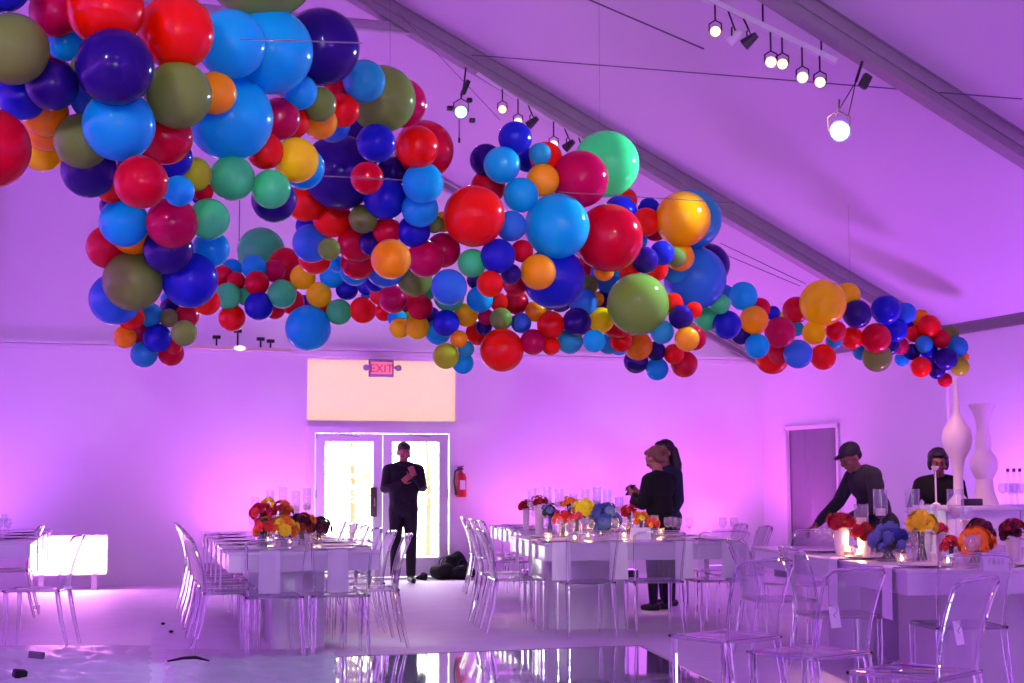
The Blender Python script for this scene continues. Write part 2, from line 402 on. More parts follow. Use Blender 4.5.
ZONES.append(('centre hump', lambda x, y: lerp_tab(MAIN, x), '''
474 216 30 R;502 165 18 L;515 138 16.5 B;557 226 31.5 L;521 195 17 L;609 238 33 C;543 180 16 O;540 154 11 T;538 272 17.5 O;580 179 28 M;606 164 32.5 E;486 160 16 N;546 158 16 R;
488 187 17 C;511 226 15 P;527 160 12 B;498 256 17 B;472 263 14 E;522 251 11 C;511 274 10 N;554 278 30 B;449 287 17.5 P;490 284 13 R;515 284 12 C;
683 219 27 O;646 222 14 R;655 228 13 C;649 209 11 B;645 260 13 N;662 253 12 B;676 257 10 G;680 257 14 O;692 219 29 T;620 213 17 B;625 200 12 R;
636 240 11 L;604 271 10 O;629 272 10 R;624 264 14 L;656 269 12 R;611 273 20 P;590 265 12 C;674 270 13 T;695 278 30.5 P;697 250 8 C;708 265 21 N'''))
ZONES.append(('low middle bunch', lambda x, y: 11.6 if x < 590 else 11.4, '''
480 299 13 L;638 304 30 G;502 350 21 R;420 307 12.5 C;393 299 14 M;446 323 13 B;466 315 11.5 Y;551 325 13.5 R;536 311 10.5 O;501 319 11 G;521 323 10 P;
499 302 9 R;516 302 12 C;533 342 12.5 M;486 317 8 M;484 327 8 N;417 327 12 Y;400 328 10 Y;397 318 9 L;379 296 9 R;384 312 9 R;410 319 8 H;405 301 12 C;
449 296 15 E;438 332 12.5 L;459 339 8.5 O;446 356 12.5 H;466 349 8 T;463 363 10.5 L;478 333 12 R;551 346 9 R;577 322 14 N;583 303 14 P;570 341 12.5 T;
594 341 11 L;601 320 12.5 Y;617 320 18 C;621 341 11 R;609 343 11 T;619 344 11 L;594 331 8 M;588 285 10 G;597 299 7 O;604 300 10 N;428 293 7 E;431 316 9 N;
638 346 14 O;662 332 11.5 T;656 351 9.5 N;636 361 12 N;657 369 11 L;687 339 12 O;674 354 10 R;684 364 13 C;694 338 12 C;681 317 12 N;694 310 8 R;673 303 10 R;476 280 9 N;545 300 12 N;560 300 12 B'''))
ZONES.append(('low left strand', lambda x, y: 13.0, '''
308 328 22 L;282 294 14 E;303 277 12.5 Y;319 295 12.5 Y;339 312 12.5 E;363 310 13 R;259 306 14 B;228 296 13 E;232 318 13 R;257 283 12 C;236 281 9 C;222 276 11 C;
232 269 10 L;254 267 12 L;274 271 11 M;285 264 16 C;332 276 12 L;347 289 11 B;288 281 12 C;292 302 12 C;261 251 23 E;245 296 9 E;275 309 10 C;326 308 9 R;304 304 9 B;207 303 12 R;366 287 8 B;367 297 6 L'''))
ZONES.append(('right arm', lambda x, y: lerp_tab(MAIN, x), '''
754 320 14 O;743 296 14 L;720 304 10 E;727 325 14 B;706 319 11.5 E;757 346 12 L;780 332 15 M;798 354 14 P;823 303 22.5 Y;796 310 13 C;814 333 11.5 Y;823 357 12.5 R;
836 331 10 C;834 341 8 T;857 314 14 N;876 338 14.5 C;886 310 14.5 B;852 338 11 R;877 357 14.5 G;848 295 12 Y;779 353 11 C;772 357 16.5 R;741 335 9.5 N;725 294 9 P;
760 308 10 C;773 313 7 B;797 329 7 T;861 352 8 T;906 313 10 P;895 330 12 B;890 346 9 N;782 318 6 H'''))
ZONES.append(('far right tip', lambda x, y: 15.6, '''
929 326 11 R;924 344 8.5 T;929 351 8.5 B;946 359 11 N;914 334 8 R;921 319 9 O;941 339 9 C;900 346 8.5 M;912 352 8 N;921 367 10 R;937 371 8 N;957 347 10.5 T;950 334 8.5 G;
960 367 9 H;945 380 7 C;902 359 7 L;934 360 8 B;903 326 10 B;964 357 5 O;930 338 8 C'''))
random.seed(11)
prof = []
for i in range(19):     # a slightly pear-shaped balloon with its knotted neck pointing up, radius 1
    a = -PI / 2 + PI * i / 18; prof.append((math.cos(a) * (1 - .02 * math.sin(a)), math.sin(a) * (1.0 if a < 0 else 1.04)))
prof = [(0, -1.0)] + prof[1:-1] + [(.045, 1.05), (.03, 1.07), (.06, 1.11), (.075, 1.13), (0, 1.12)]
BME = {}
for k in CN:
    bm = bmesh.new(); lathe(bm, prof, 36)
    me = bpy.data.meshes.new('balloon_' + CN[k][0].replace(' ', '_')); bm.normal_update(); bm.to_mesh(me); bm.free(); me.materials.append(latex(k))
    for p_ in me.polygons: p_.use_smooth = True
    BME[k] = me
balls = []
camp = Vector((0, 0, CAMH))
for zn, zf, txt in ZONES:
    for it in txt.replace('\n', '').split(';'):
        if not it.strip(): continue
        x, y, r, k = it.split(); x, y, r = float(x), float(y), float(r)
        z = zf(x, y)
        prev = [q for q in balls if math.hypot(q['x'] - x, q['y'] - y) < (q['r'] + r) * 1.25]
        for _ in range(400):
            c = P(x, y, z); R3 = r * z / F * 1.045; ok = True
            for q in prev:
                if q['same'] == zn and math.hypot(q['x'] - x, q['y'] - y) < (q['r'] + r) * .96 and z < q['z']: ok = False; break
                if (q['c'] - c).length < .86 * (q['R'] + R3): ok = False; break
            if ok: break
            z += .02
        balls.append(dict(x=x, y=y, r=r, k=k, z=z, c=c, R=R3, zone=zn, same=zn))
def size_word(r): return 'giant' if r >= 36 else 'large' if r >= 24 else 'medium' if r >= 15 else 'small' if r >= 10.5 else 'tiny'
for b in balls: b['d'] = size_word(b['r']) + ' ' + CN[b['k']][0]
def direction(b, q):
    dx, dy = q['x'] - b['x'], q['y'] - b['y']
    if abs(dx) > abs(dy): return 'left of' if dx > 0 else 'right of'
    return 'above' if dy > 0 else 'below'
for b in balls:
    b['nb'] = set((direction(b, q), q['d']) for q in balls if q is not b and math.hypot(q['x'] - b['x'], q['y'] - b['y']) < (q['r'] + b['r']) + 2 and q['r'] > 9)
for b in balls:
    S = [q for q in balls if q is not b and q['zone'] == b['zone'] and q['d'] == b['d']]
    if not S: b['label'] = 'only %s balloon in the %s of the garland' % (b['d'], b['zone']); continue
    opts = sorted(n for n in b['nb'] if not any(n in q['nb'] for q in S))
    if opts:
        o = max(opts, key=lambda n: (('giant' in n[1]) * 3 + ('large' in n[1]) * 2 + ('medium' in n[1])))
        b['label'] = '%s balloon in the %s, %s a %s one' % (b['d'], b['zone'], o[0], o[1]); continue
    A = sorted(S + [b], key=lambda q: q['x']); i = A.index(b)
    b['label'] = '%s from left of %s balloons in the %s' % (ORD[i], b['d'], b['zone'])
for b in balls:
    o = bpy.data.objects.new('balloon', BME[b['k']]); COL.objects.link(o)
    s = b['R']; o.scale = (s, s, s * random.uniform(.99, 1.02)); o.location = b['c']
    # necks are tied towards the core of the garland, away from the viewer
    away = (b['c'] - camp).normalized() + Vector((random.uniform(-.35, .35), random.uniform(-.35, .35), random.uniform(-.1, .4)))
    o.rotation_mode = 'QUATERNION'; o.rotation_quaternion = away.to_track_quat('Z', 'Y')
    tag(o, b['label'], 'balloon', 'balloons of the long hanging garland')
print('balloons', len(balls), 'zmax', max(b['z'] for b in balls), 'pushed', sum(1 for b in balls if b['z'] > 17))
# suspension lines
STEEL = mat('thin_steel_wire', (.12, .10, .14, 1), .5)
def wire(a, b, lab, r=.006, sag=.0):
    a, b = Vector(a), Vector(b); o_ = (a + b) / 2; bm = bmesh.new(); n = 14
    tube(bm, [a.lerp(b, i / n) - o_ - Vector((0, 0, sag * 4 * (i / n) * (1 - i / n))) for i in range(n + 1)], r, 6)
    return tag(obj('rigging_wire', bm, STEEL, loc=o_), lab, 'wire', 'thin rigging wires under the roof')
# ------------------------------------------------------------------ clear chairs
def chair_proto():
    root = empty('ghost_chair', (0, 0, 0)); tag(root, 'x', 'chair')
    HW, SD, SH, TOPZ = .205, .21, .45, .84
    # seat: rounded slab with a shallow dip and a turned-down rim
    bm = bmesh.new(); n = 14; g = []
    for j in range(n + 1):
        row = []
        for i in range(n + 1):
            u, v = i / n * 2 - 1, j / n * 2 - 1
            w_ = (HW * (1.0 + .04 * v)); x = u * w_; y = v * SD
            e = max(abs(u), abs(v)); z = SH - .012 * (1 - u * u) * (1 - v * v) - (.012 if e > .99 else 0)
            cr = .05
            if abs(u) > .75 and abs(v) > .75:
                k_ = 1 - .07 * ((abs(u) - .75) / .25) * ((abs(v) - .75) / .25); x *= k_; y *= k_
            row.append(bm.verts.new((x, y, z)))
        g.append(row)
    for a, b in zip(g, g[1:]):
        for i in range(n): bm.faces.new((a[i], a[i + 1], b[i + 1], b[i]))
    r = bmesh.ops.extrude_face_region(bm, geom=bm.faces[:]); bmesh.ops.translate(bm, vec=(0, 0, -.014), verts=[v for v in r['geom'] if isinstance(v, bmesh.types.BMVert)])
    bmesh.ops.recalc_face_normals(bm, faces=bm.faces[:]); obj('seat', bm, ACRYL, root)
    bm = bmesh.new(); tube(bm, [(-HW, -SD, SH - .012), (-HW, SD, SH - .012), (HW, SD, SH - .012), (HW, -SD, SH - .012), (-HW, -SD, SH - .012)], .009, 6, cap=False)
    obj('seat_rim', bm, LEGM, root)
    # back: curved sheet, wider and leaning at the top
    bm = bmesh.new(); nx, nz = 14, 10; g = []
    for j in range(nz + 1):
        t = j / nz; z0 = SH - .01 + (TOPZ - SH + .01) * t; row = []
        for i in range(nx + 1):
            u = i / nx * 2 - 1; hw = .185 + .03 * t; z = z0 - (.02 * (max(0, abs(u) - .8) / .2) ** 2 if j == nz else 0) + (.012 * (1 - u * u) if j == nz else 0)
            y = -.195 - .02 * t - .075 * t * t - .035 * (1 - u * u) * (.3 + .7 * t)
            row.append(bm.verts.new((u * hw, y, z)))
        g.append(row)
    for a, b in zip(g, g[1:]):
        for i in range(nx): bm.faces.new((a[i], a[i + 1], b[i + 1], b[i]))
    top = [v.co.copy() for v in g[-1]]
    r = bmesh.ops.extrude_face_region(bm, geom=bm.faces[:]); bmesh.ops.translate(bm, vec=(0, -.009, 0), verts=[v for v in r['geom'] if isinstance(v, bmesh.types.BMVert)])
    bmesh.ops.recalc_face_normals(bm, faces=bm.faces[:]); bk = obj('backrest', bm, ACRYL, root)
    bm = bmesh.new()
    L_ = [(-(.19 + .025 * t), -.197 - .02 * t - .075 * t * t, SH - .01 + (TOPZ - SH - .01) * t) for t in [i / 8 for i in range(9)]]
    R_ = [(-x, y, z) for x, y, z in L_]
    tube(bm, L_ + [tuple(c + Vector((0, -.004, 0))) for c in top[1:-1]] + R_[::-1], .010, 6); obj('back_rim', bm, LEGM, bk)
    # legs
    for s in (-1, 1):
        bm = bmesh.new(); tube(bm, [(s * (HW - .015), SD - .02, SH - .02), (s * (HW - .018), SD - .02, .2), (s * (HW - .02), SD - .015, 0)], [.019, .016, .011], 8); obj('leg', bm, LEGM, root)
        bm = bmesh.new(); tube(bm, [(s * (HW - .015), -SD + .015, SH - .02), (s * (HW - .01), -SD - .02, .22), (s * (HW - .005), -SD - .075, 0)], [.02, .016, .011], 8); obj('leg', bm, LEGM, root)
    register(root); return root
CHAIR0 = chair_proto(); used = [False]
def chair(loc, rz, label, group):
    if not used[0]:
        used[0] = True; CHAIR0.location = loc; CHAIR0.rotation_euler = (0, 0, rz); CHAIR0['label'] = label; CHAIR0['group'] = group; return CHAIR0
    return dup(CHAIR0, loc, rz, label, group)

# ------------------------------------------------------------------ tables
class Tab:
    def __init__(s, xc, zc, ang, w, d, label, peds, h=.75, apron=.12):
        a = math.radians(ang); s.o = W(xc, zc); s.rz = heading(-math.sin(a), math.cos(a)); s.w, s.d, s.h = w, d, h
        root = empty('banquet_table', s.o, s.rz); tag(root, label, 'table', 'white pedestal banquet tables'); s.root = root
        bm = bmesh.new(); box(bm, (w / 2, d / 2, h - .0125), (w, d, .025), bevel=.004); obj('tabletop', bm, LACQ, root)
        bm = bmesh.new(); t = .03
        for c, sz in (((w / 2, t / 2 + .008, h - .025 - apron / 2), (w - .016, t, apron)), ((w / 2, d - t / 2 - .008, h - .025 - apron / 2), (w - .016, t, apron)),
                      ((t / 2 + .008, d / 2, h - .025 - apron / 2), (t, d - .08, apron)), ((w - t / 2 - .008, d / 2, h - .025 - apron / 2), (t, d - .08, apron))):
            box(bm, c, sz)
        obj('apron', bm, LACQ, root, smooth=False)
        for (px0, px1, py0, py1) in peds:
            bm = bmesh.new(); box(bm, ((px0 + px1) / 2, (py0 + py1) / 2, (h - .025) / 2), (px1 - px0, py1 - py0, h - .025), bevel=.004); obj('pedestal', bm, LACQ, root)
    def T(s, x, y, z=0): return s.o + Matrix.Rotation(s.rz, 3, 'Z') @ Vector((x, y, z))
T1 = Tab(-2.07, 11.0, 14, 1.12, 4.7, 'long white lacquered table on box pedestals in front of the glass doors', [(.36, .76, .45, 1.1), (.27, .66, 1.7, 2.3), (.36, .76, 3.4, 4.0)])
T2 = Tab(.257, 12.4, 9, 1.72, 1.85, 'long white lacquered table on a wide pedestal, middle one, crowded with flowers', [(.12, .80, .5, 1.3)])
T4 = Tab(.08, 15.35, 9, 1.1, 2.2, 'white lacquered table half hidden behind the flowers of the middle table', [(.3, .9, .5, 1.2)])
T3 = Tab(2.25, 8.66, 7, 2.0, 3.1, 'nearest white lacquered table at the right edge with yellow flowers', [(.45, 1.2, .5, 1.3), (.45, 1.2, 2.0, 2.7)])
T0 = Tab(-5.75, 12.8, 14, 1.6, 3.4, 'white table cut off by the left edge of the photo', [(.5, 1.0, .5, 1.1), (.5, 1.0, 2.0, 2.6)])

def side_chairs(t, side, ys, where):
    for i, y in enumerate(ys):
        x = (.05 if t is T1 else -.06 if t is T4 else -.15) if side == 'left' else t.w + (-.02 if t is T1 else .12)
        f = -PI / 2 if side == 'left' else PI / 2      # facing +x or -x in the table frame
        j = random.uniform(-.06, .06)
        chair(t.T(x, y), t.rz + f + j, 'clear chair on the %s side of the %s, %s from near end' % (side, where, ORD[i]), 'clear chairs around the tables')
random.seed(5)
side_chairs(T1, 'left', [.45, 1.2, 1.95, 2.7, 3.45, 4.2], 'door table')
side_chairs(T1, 'right', [.45, 1.2, 1.95, 2.7, 3.45, 4.2], 'door table')
side_chairs(T2, 'left', [.5, 1.25], 'middle table')
side_chairs(T4, 'left', [.3, 1.0, 1.8], 'half hidden table')
side_chairs(T2, 'right', [.75, 1.45], 'middle table')
side_chairs(T3, 'left', [.75, 2.0], 'nearest table')
for i, x in enumerate((.31, .80)):
    chair(T1.T(x, -.04), T1.rz + .04 * (1 - 2 * i), 'clear chair at the near end of the door table, %s one' % ('left', 'right')[i], 'clear chairs around the tables')
for i, x in enumerate((.34, .92, 1.45)):
    chair(T2.T(x, .02), T2.rz + (.05, -.03, .02)[i], 'clear chair at the near end of the middle table, %s of three' % ('left', 'middle', 'right')[i], 'clear chairs around the tables')
chair(T3.T(.3, .02), T3.rz, 'clear plastic chair tucked under the near end of the nearest table', 'clear chairs around the tables')
chair(W(2.3, 12.15), T3.rz + 2.3, 'clear chair turned sideways beyond the far left corner of the nearest table', 'clear chairs around the tables')
chair(T3.T(1.0, 3.25), T3.rz + PI, 'clear plastic chair at the far end of the nearest table by the grey curtain', 'clear chairs around the tables')
chair(W(-3.68, 11.75), heading(-.97, -.05), 'clear plastic chair seen side-on at the lower left of the photo', 'clear chairs around the tables')
chair(W(-4.78, 14.3), heading(-.97, -.2), 'clear plastic chair behind the side-on one at the left edge of the photo', 'clear chairs around the tables')
c1 = chair(W(1.13, 8.1), heading(-.62, .78), 'clear plastic chair standing apart, leftmost of the three large near ones', 'clear chairs around the tables')
c2 = chair(W(1.43, 7.35), heading(-.62, .78), 'clear chair with a white sticker, middle of the three large near ones', 'clear chairs around the tables')
c3 = chair(W(1.74, 6.6), heading(-.75, .66), 'clear plastic chair with a white sticker, rightmost and nearest of all chairs', 'clear chairs around the tables')
PAPER = mat('white_paper', (.85, .85, .85, 1), .7); INK = mat('grey_ink', (.25, .22, .3, 1), .7)
for c in (c2, c3):
    bm = bmesh.new(); R_ = Matrix.Rotation(-.16, 4, 'X'); box(bm, (-.12, -.262, .63), (.07, .003, .10), R_)
    st = obj('sticker', bm, PAPER, c, smooth=False)
    bm = bmesh.new()
    pts = [(-.1 - .012 * math.sin(q * 2.2), -.267 + .0, .61 + q * .0105) for q in range(7)]
    tube(bm, [(-.12 + .014 * math.sin(q * 1.6), -.2655 - .16 * (.61 + q * .01 - .64), .61 + q * .01) for q in range(7)], .0018, 5); obj('printed_mark', bm, INK, st)

# ------------------------------------------------------------------ table settings
def thing1(name, bm, m, loc, rz, label, cat, group=None, smooth=True):
    o = obj(name, bm, m, None, smooth=smooth, loc=loc); o.rotation_euler = (0, 0, rz); return tag(o, label, cat, group)
bm = bmesh.new(); lathe(bm, [(0, 0), (.09, 0), (.155, .012), (.158, .016), (.1, .008), (0, .006)], 28); M_PLATE = obj('dinner_plate', bm, CHINA); 
bm = bmesh.new(); lathe(bm, [(0, 0), (.032, 0), (.030, .003), (.004, .008), (.0035, .085), (.01, .095), (.032, .12), (.036, .15), (.030, .19), (.0285, .19), (.034, .15), (.030, .122), (0, .1)], 18); M_GLASS = obj('wine_glass', bm, GLASSM)
def napkin_mesh():
    bm = bmesh.new(); g = []; w_ = .13
    prof_ = [(.16, .004), (.08, .004), (.0, .006), (-.014, -.004), (-.016, -.06), (-.017, -.16), (-.02, -.3)]
    for a, (y, z) in enumerate(prof_):
        g.append([bm.verts.new((w_ * (i / 6 - .5) * (1 + .04 * a), y - .003 * math.sin(i * 2.1 + a * .4), z)) for i in range(7)])
    for a, b in zip(g, g[1:]):
        for i in range(6): bm.faces.new((a[i], a[i + 1], b[i + 1], b[i]))
    r = bmesh.ops.extrude_face_region(bm, geom=bm.faces[:]); 
    for v in [v for v in r['geom'] if isinstance(v, bmesh.types.BMVert)]: v.co += Vector((0, -.003, .003))
    bmesh.ops.recalc_face_normals(bm, faces=bm.faces[:]); return bm
M_NAP = obj('linen_napkin', napkin_mesh(), LINEN)
first = {}
def put(proto, loc, rz, label, cat, group):
    if proto.name not in first: first[proto.name] = 1; o = proto
    else: o = proto.copy(); COL.objects.link(o)
    o.location = loc; o.rotation_euler = (0, 0, rz); return tag(o, label, cat, group)
def settings(t, spots, where):
    "spots: (edge word, x, y, inward rotation)"
    n = {}
    for e, x, y, rot in spots:
        n[e] = n.get(e, 0) + 1; od = ORD[n[e] - 1]
        M = Matrix.Rotation(rot, 3, 'Z')
        f = lambda a, b, z=0: t.T(*( (Vector((x, y, 0)) + M @ Vector((a, b, 0)))[:2] ), t.h + z)
        put(M_PLATE, f(0, .22, .0035), 0, '%s white plate along the %s of the %s' % (od, e, where), 'plate', 'plates on the tables')
        put(M_NAP, f(0, .0, .0), t.rz + rot, 'white napkin hanging over the %s of the %s, %s one' % (e, where, od), 'napkin', 'napkins hanging over the table edges')
        put(M_GLASS, f(.17, .42), 0, 'outer wine glass by the %s plate, %s of the %s' % (od, e, where), 'glass', 'wine glasses on the tables')
        put(M_GLASS, f(.09, .49), 0, 'inner wine glass by the %s plate, %s of the %s' % (od, e, where), 'glass', 'wine glasses on the tables')
def spots(t, left, right, near):
    S = [('near end', x, 0, 0) for x in near] + [('left side', 0, y, -PI / 2) for y in left] + [('right side', t.w, y, PI / 2) for y in right]
    return S
settings(T1, spots(T1, [.55, 1.3, 2.05, 2.8, 3.55], [.7, 1.45, 2.2, 2.95, 3.7], [.30, .80]), 'door table')
settings(T2, spots(T2, [.55, 1.25], [.6, 1.25], [.14, .62, 1.18, 1.58]), 'middle table')
settings(T4, spots(T4, [.4, 1.1, 1.8], [], []), 'table behind the middle one')
settings(T3, spots(T3, [.25, 1.2, 2.1], [], [.9]), 'nearest table')
settings(T0, spots(T0, [], [.6, 1.4, 2.2], [1.2]), 'table at the left edge')

# ------------------------------------------------------------------ flowers, vases, candles
def bloom_mesh(kind, seed):
    random.seed(seed); bm = bmesh.new()
    if kind == 'ball':      # hydrangea / mum: many small petals over a dome
        n = 110
        ball(bm, (0, 0, 0), .66, 1)
        for i in range(n):
            z = 1 - 1.55 * (i + .5) / n; a = i * 2.39996; rr = math.sqrt(max(0, 1 - z * z)); q = Vector((rr * math.cos(a), rr * math.sin(a), z))
            x, y = frame_of(q); an = random.uniform(0, PI); x, y = x * math.cos(an) + y * math.sin(an), -x * math.sin(an) + y * math.cos(an); s = .24; q = q * random.uniform(.78, 1.08)
            vs = [bm.verts.new(q + x * s * u + y * s * v - q * .1 * (abs(u) + abs(v)) + q * .12) for u, v in ((-1, 0), (0, -1), (1, 0), (0, 1))]; c = bm.verts.new(q)
            for k_ in range(4): bm.faces.new((vs[k_], vs[(k_ + 1) % 4], c))
    else:                   # open bloom of layered petals (rose, gerbera)
        for ring, (m, tilt, ln) in enumerate(((11, .15, 1.0), (10, .55, .85), (8, .95, .62), (5, 1.3, .4))):
            for i in range(m):
                a = 2 * PI * (i + .5 * ring) / m + random.uniform(-.1, .1); d = Vector((math.cos(a), math.sin(a), 0)); t = Vector((-math.sin(a), math.cos(a), 0)); up = Vector((0, 0, 1)); w_ = ln * .36
                p1 = d * .1 + up * .05 * ring; p2 = p1 + (d * math.cos(tilt) + up * math.sin(tilt)) * ln * .6; p3 = p1 + (d * math.cos(tilt * .8) + up * math.sin(tilt * .8)) * ln
                A = [bm.verts.new(p1 - t * w_ * .3), bm.verts.new(p1 + t * w_ * .3), bm.verts.new(p2 + t * w_ + up * .04), bm.verts.new(p2), bm.verts.new(p2 - t * w_ + up * .04), bm.verts.new(p3)]
                bm.faces.new((A[0], A[1], A[3])); bm.faces.new((A[1], A[2], A[3])); bm.faces.new((A[0], A[3], A[4])); bm.faces.new((A[3], A[2], A[5])); bm.faces.new((A[4], A[3], A[5]))
        ball(bm, (0, 0, .1), .16, 1)
    me = bpy.data.meshes.new('bloom'); bm.normal_update(); bm.to_mesh(me); bm.free()
    return me
FC = {'red': (190, 16, 20), 'crimson': (150, 8, 30), 'orange': (240, 120, 14), 'yellow': (250, 205, 20), 'pink': (225, 40, 90), 'coral': (236, 60, 50), 'blue': (44, 60, 140), 'slate': (96, 104, 160), 'burgundy': (84, 14, 40), 'rust': (160, 50, 24), 'green': (50, 80, 24)}
FME = {}
def fmesh(kind, c):
    if (kind, c) not in FME:
        me = bloom_mesh(kind, len(FME)); m = mat('petals_' + c, srgb(FC[c][0], min(255, int(FC[c][1] * 1.15)), FC[c][2]), .7, var=.15, scale=30); me.materials.append(m); FME[(kind, c)] = me
    return FME[(kind, c)]
def vase_bm(kind, r, h):
    bm = bmesh.new()
    if kind == 'white': lathe(bm, [(0, 0), (r * .7, 0), (r * .85, h * .3), (r, h), (r * .9, h), (r * .75, h * .3), (0, .02)], 20)
    elif kind == 'glass': lathe(bm, [(0, 0), (r, 0), (r * 1.05, h * .5), (r * 1.15, h), (r * 1.08, h), (r * .96, h * .5), (r * .9, .015), (0, .015)], 20)
    return bm
LEAFM = mat('dark_leaves', srgb(40, 66, 30), .6, var=.2, scale=12)
def arrangement(px, py, zc, cols, rpx, label, vase='glass', kind='rose', n=9, base_h=.75, vr=None, flat=.6):
    "blooms massed round the image point (px, py) at distance zc, in a vase standing on the table"
    c = P(px, py, zc); R_ = rpx * zc / F; z0 = base_h; vh = max(.07, c.z - R_ * flat * .8 - z0); vr = vr or max(.04, R_ * .5)
    root = empty('flower_arrangement', (c.x, c.y, z0 + .001)); tag(root, label, 'flowers', 'flower arrangements on the tables')
    obj('vase', vase_bm(vase, vr, vh), CERAM if vase == 'white' else GLASSM, root)
    if vase == 'glass':
        bm = bmesh.new()
        for i in range(7):
            a = i * .9; tube(bm, [(vr * .5 * math.cos(a), vr * .5 * math.sin(a), .02), (vr * .4 * math.cos(a + 2), vr * .4 * math.sin(a + 2), vh + .02)], .004, 5)
        obj('stems', bm, LEAFM, root)
    bm = bmesh.new()
    for i in range(12):
        a = i * 2 * PI / 12 + .3; d = Vector((math.cos(a), math.sin(a), -.15 + .3 * (i % 3))); t = Vector((-math.sin(a), math.cos(a), 0)); p0 = Vector((0, 0, vh)); L_ = R_ * (1.0 + .15 * (i % 2))
        vs = [bm.verts.new(p0 + d * L_ * .3), bm.verts.new(p0 + d * L_ * .7 + t * R_ * .2), bm.verts.new(p0 + d * L_ * 1.05), bm.verts.new(p0 + d * L_ * .7 - t * R_ * .2)]; bm.faces.new(vs)
    obj('leaves', bm, LEAFM, root)
    random.seed(int(px * 7 + py)); n = int(n * 1.9)
    zb = c.z - z0
    for i in range(n):
        a = i * 2.39996; q = math.sqrt((i + .3) / n); br = R_ * (.66 if n < 4 else .38) * random.uniform(.85, 1.15)
        zz = 1 - 1.15 * (i + .5) / n; rr = math.sqrt(max(0, 1 - zz * zz)); pos = Vector((math.cos(a) * R_ * .74 * rr, math.sin(a) * R_ * .74 * rr, zb + R_ * (flat * 1.25 * zz - .2))); pos += Vector((random.uniform(-1, 1), random.uniform(-1, 1), random.uniform(-.6, .8))) * R_ * .17; br *= random.uniform(.75, 1.15)
        if n == 1: pos = Vector((0, 0, zb)); br = R_
        o = bpy.data.objects.new('bloom', fmesh(kind, cols[i % len(cols)])); link(o, root); o.location = pos; o.scale = (br, br, br * .85)
        out = Vector((pos.x * 1.3, pos.y * 1.3, max(.01, pos.z - zb + R_ * .25))); o.rotation_mode = 'QUATERNION'; o.rotation_quaternion = out.to_track_quat('Z', 'Y')
    return root
A = arrangement
# table before the doors
A(262, 512, 11.75, ['coral', 'pink', 'red'], 12, 'pink and coral flowers at the left of the door table centrepiece', n=8)
A(268, 503, 12.6, ['yellow', 'orange'], 9, 'small yellow flowers at the back of the door table centrepiece', n=6)
A(264, 527, 11.45, ['orange', 'coral', 'green'], 14, 'orange roses with green leaves at the front left of the door table centrepiece', n=8)
A(284, 527, 11.5, ['orange', 'yellow'], 16, 'bright orange blooms in the middle of the door table centrepiece', n=10)
A(282, 510, 12.3, ['red', 'rust', 'orange'], 12, 'red blooms behind the bright orange ones on the door table', n=8)
A(302, 524, 11.7, ['rust', 'burgundy', 'orange'], 15, 'rusty brown blooms right of the bright orange ones on the door table', n=10)
A(319, 527, 11.9, ['burgundy', 'burgundy', 'green'], 13, 'dark burgundy flowers at the right end of the door table centrepiece', n=9)
# middle table
A(526, 505, 15.6, ['red', 'crimson'], 10, 'flat red flowers in a white vase, leftmost on the middle table', vase='white', n=8, vr=.04, flat=.4)
A(539, 501, 14.6, ['crimson', 'red'], 9, 'crimson flowers on a tall white vase on the middle table', vase='white', n=7, vr=.05, flat=.5)
A(550, 511, 14.2, ['green', 'slate', 'burgundy'], 10, 'green leaves and dusky flowers right of the tall white vase on the middle table', n=7)
A(569, 503, 14.6, ['orange'], 9, 'orange flowers behind the yellow ones on the middle table', n=7)
A(583, 508, 13.8, ['yellow'], 13, 'big bright yellow blooms on the middle table', n=9, vr=.07)
A(563, 518, 13.3, ['coral', 'red'], 11, 'coral red flowers in front of the orange ones on the middle table', n=8)
A(577, 516, 13.0, ['pink', 'coral'], 6, 'small pink flowers below the yellow ones on the middle table', n=5)
A(606, 520, 13.4, ['blue', 'blue', 'slate'], 18, 'wide mass of blue hydrangeas on the middle table', kind='ball', n=7, vr=.12)
A(607, 508, 14.6, ['burgundy', 'rust', 'green'], 8, 'burgundy flowers behind the blue hydrangeas on the middle table', n=6)
A(629, 512, 14.0, ['red', 'coral'], 9, 'red flowers right of the blue hydrangeas on the middle table', n=7)
A(641, 518, 13.6, ['orange', 'yellow'], 9, 'orange flowers near the right end of the middle table centrepiece', n=7)
A(652, 524, 13.3, ['coral', 'orange'], 8, 'coral flowers at the right end of the middle table centrepiece', n=6)
# nearest table
A(841, 522, 10.3, ['crimson', 'red'], 15, 'flat crimson flowers on a white vase at the far left of the nearest table', vase='white', n=14, vr=.055, flat=.45)
A(864, 532, 9.9, ['red', 'rust'], 14, 'rusty red flowers on a white vase beside the slate blue hydrangeas', vase='white', n=12, vr=.045, flat=.5)
A(888, 540, 9.6, ['slate', 'slate', 'blue'], 19, 'slate blue hydrangeas in a glass bowl on the nearest table', kind='ball', n=7, vr=.08)
A(903, 542, 10.2, ['burgundy', 'rust', 'green'], 11, 'dusky flowers with candle glow right of the slate blue hydrangeas', n=8)
A(921, 523, 9.3, ['yellow'], 17, 'bright yellow blooms on a clear glass cylinder on the nearest table', n=12, vr=.06)
A(940, 529, 9.5, ['pink', 'coral'], 9, 'pink flowers on a slim white vase on the nearest table', vase='white', n=7, vr=.03)
A(951, 544, 9.3, ['coral', 'red'], 11, 'orange red flowers low on the nearest table beside the slim white vase', n=8)
A(975, 542, 9.1, ['orange'], 19, 'wide mass of orange flowers in a glass vase on the nearest table', n=14, vr=.07)
A(980, 529, 9.9, ['burgundy'], 15, 'dark burgundy flowers behind the orange mass on the nearest table', n=10, vr=.06)
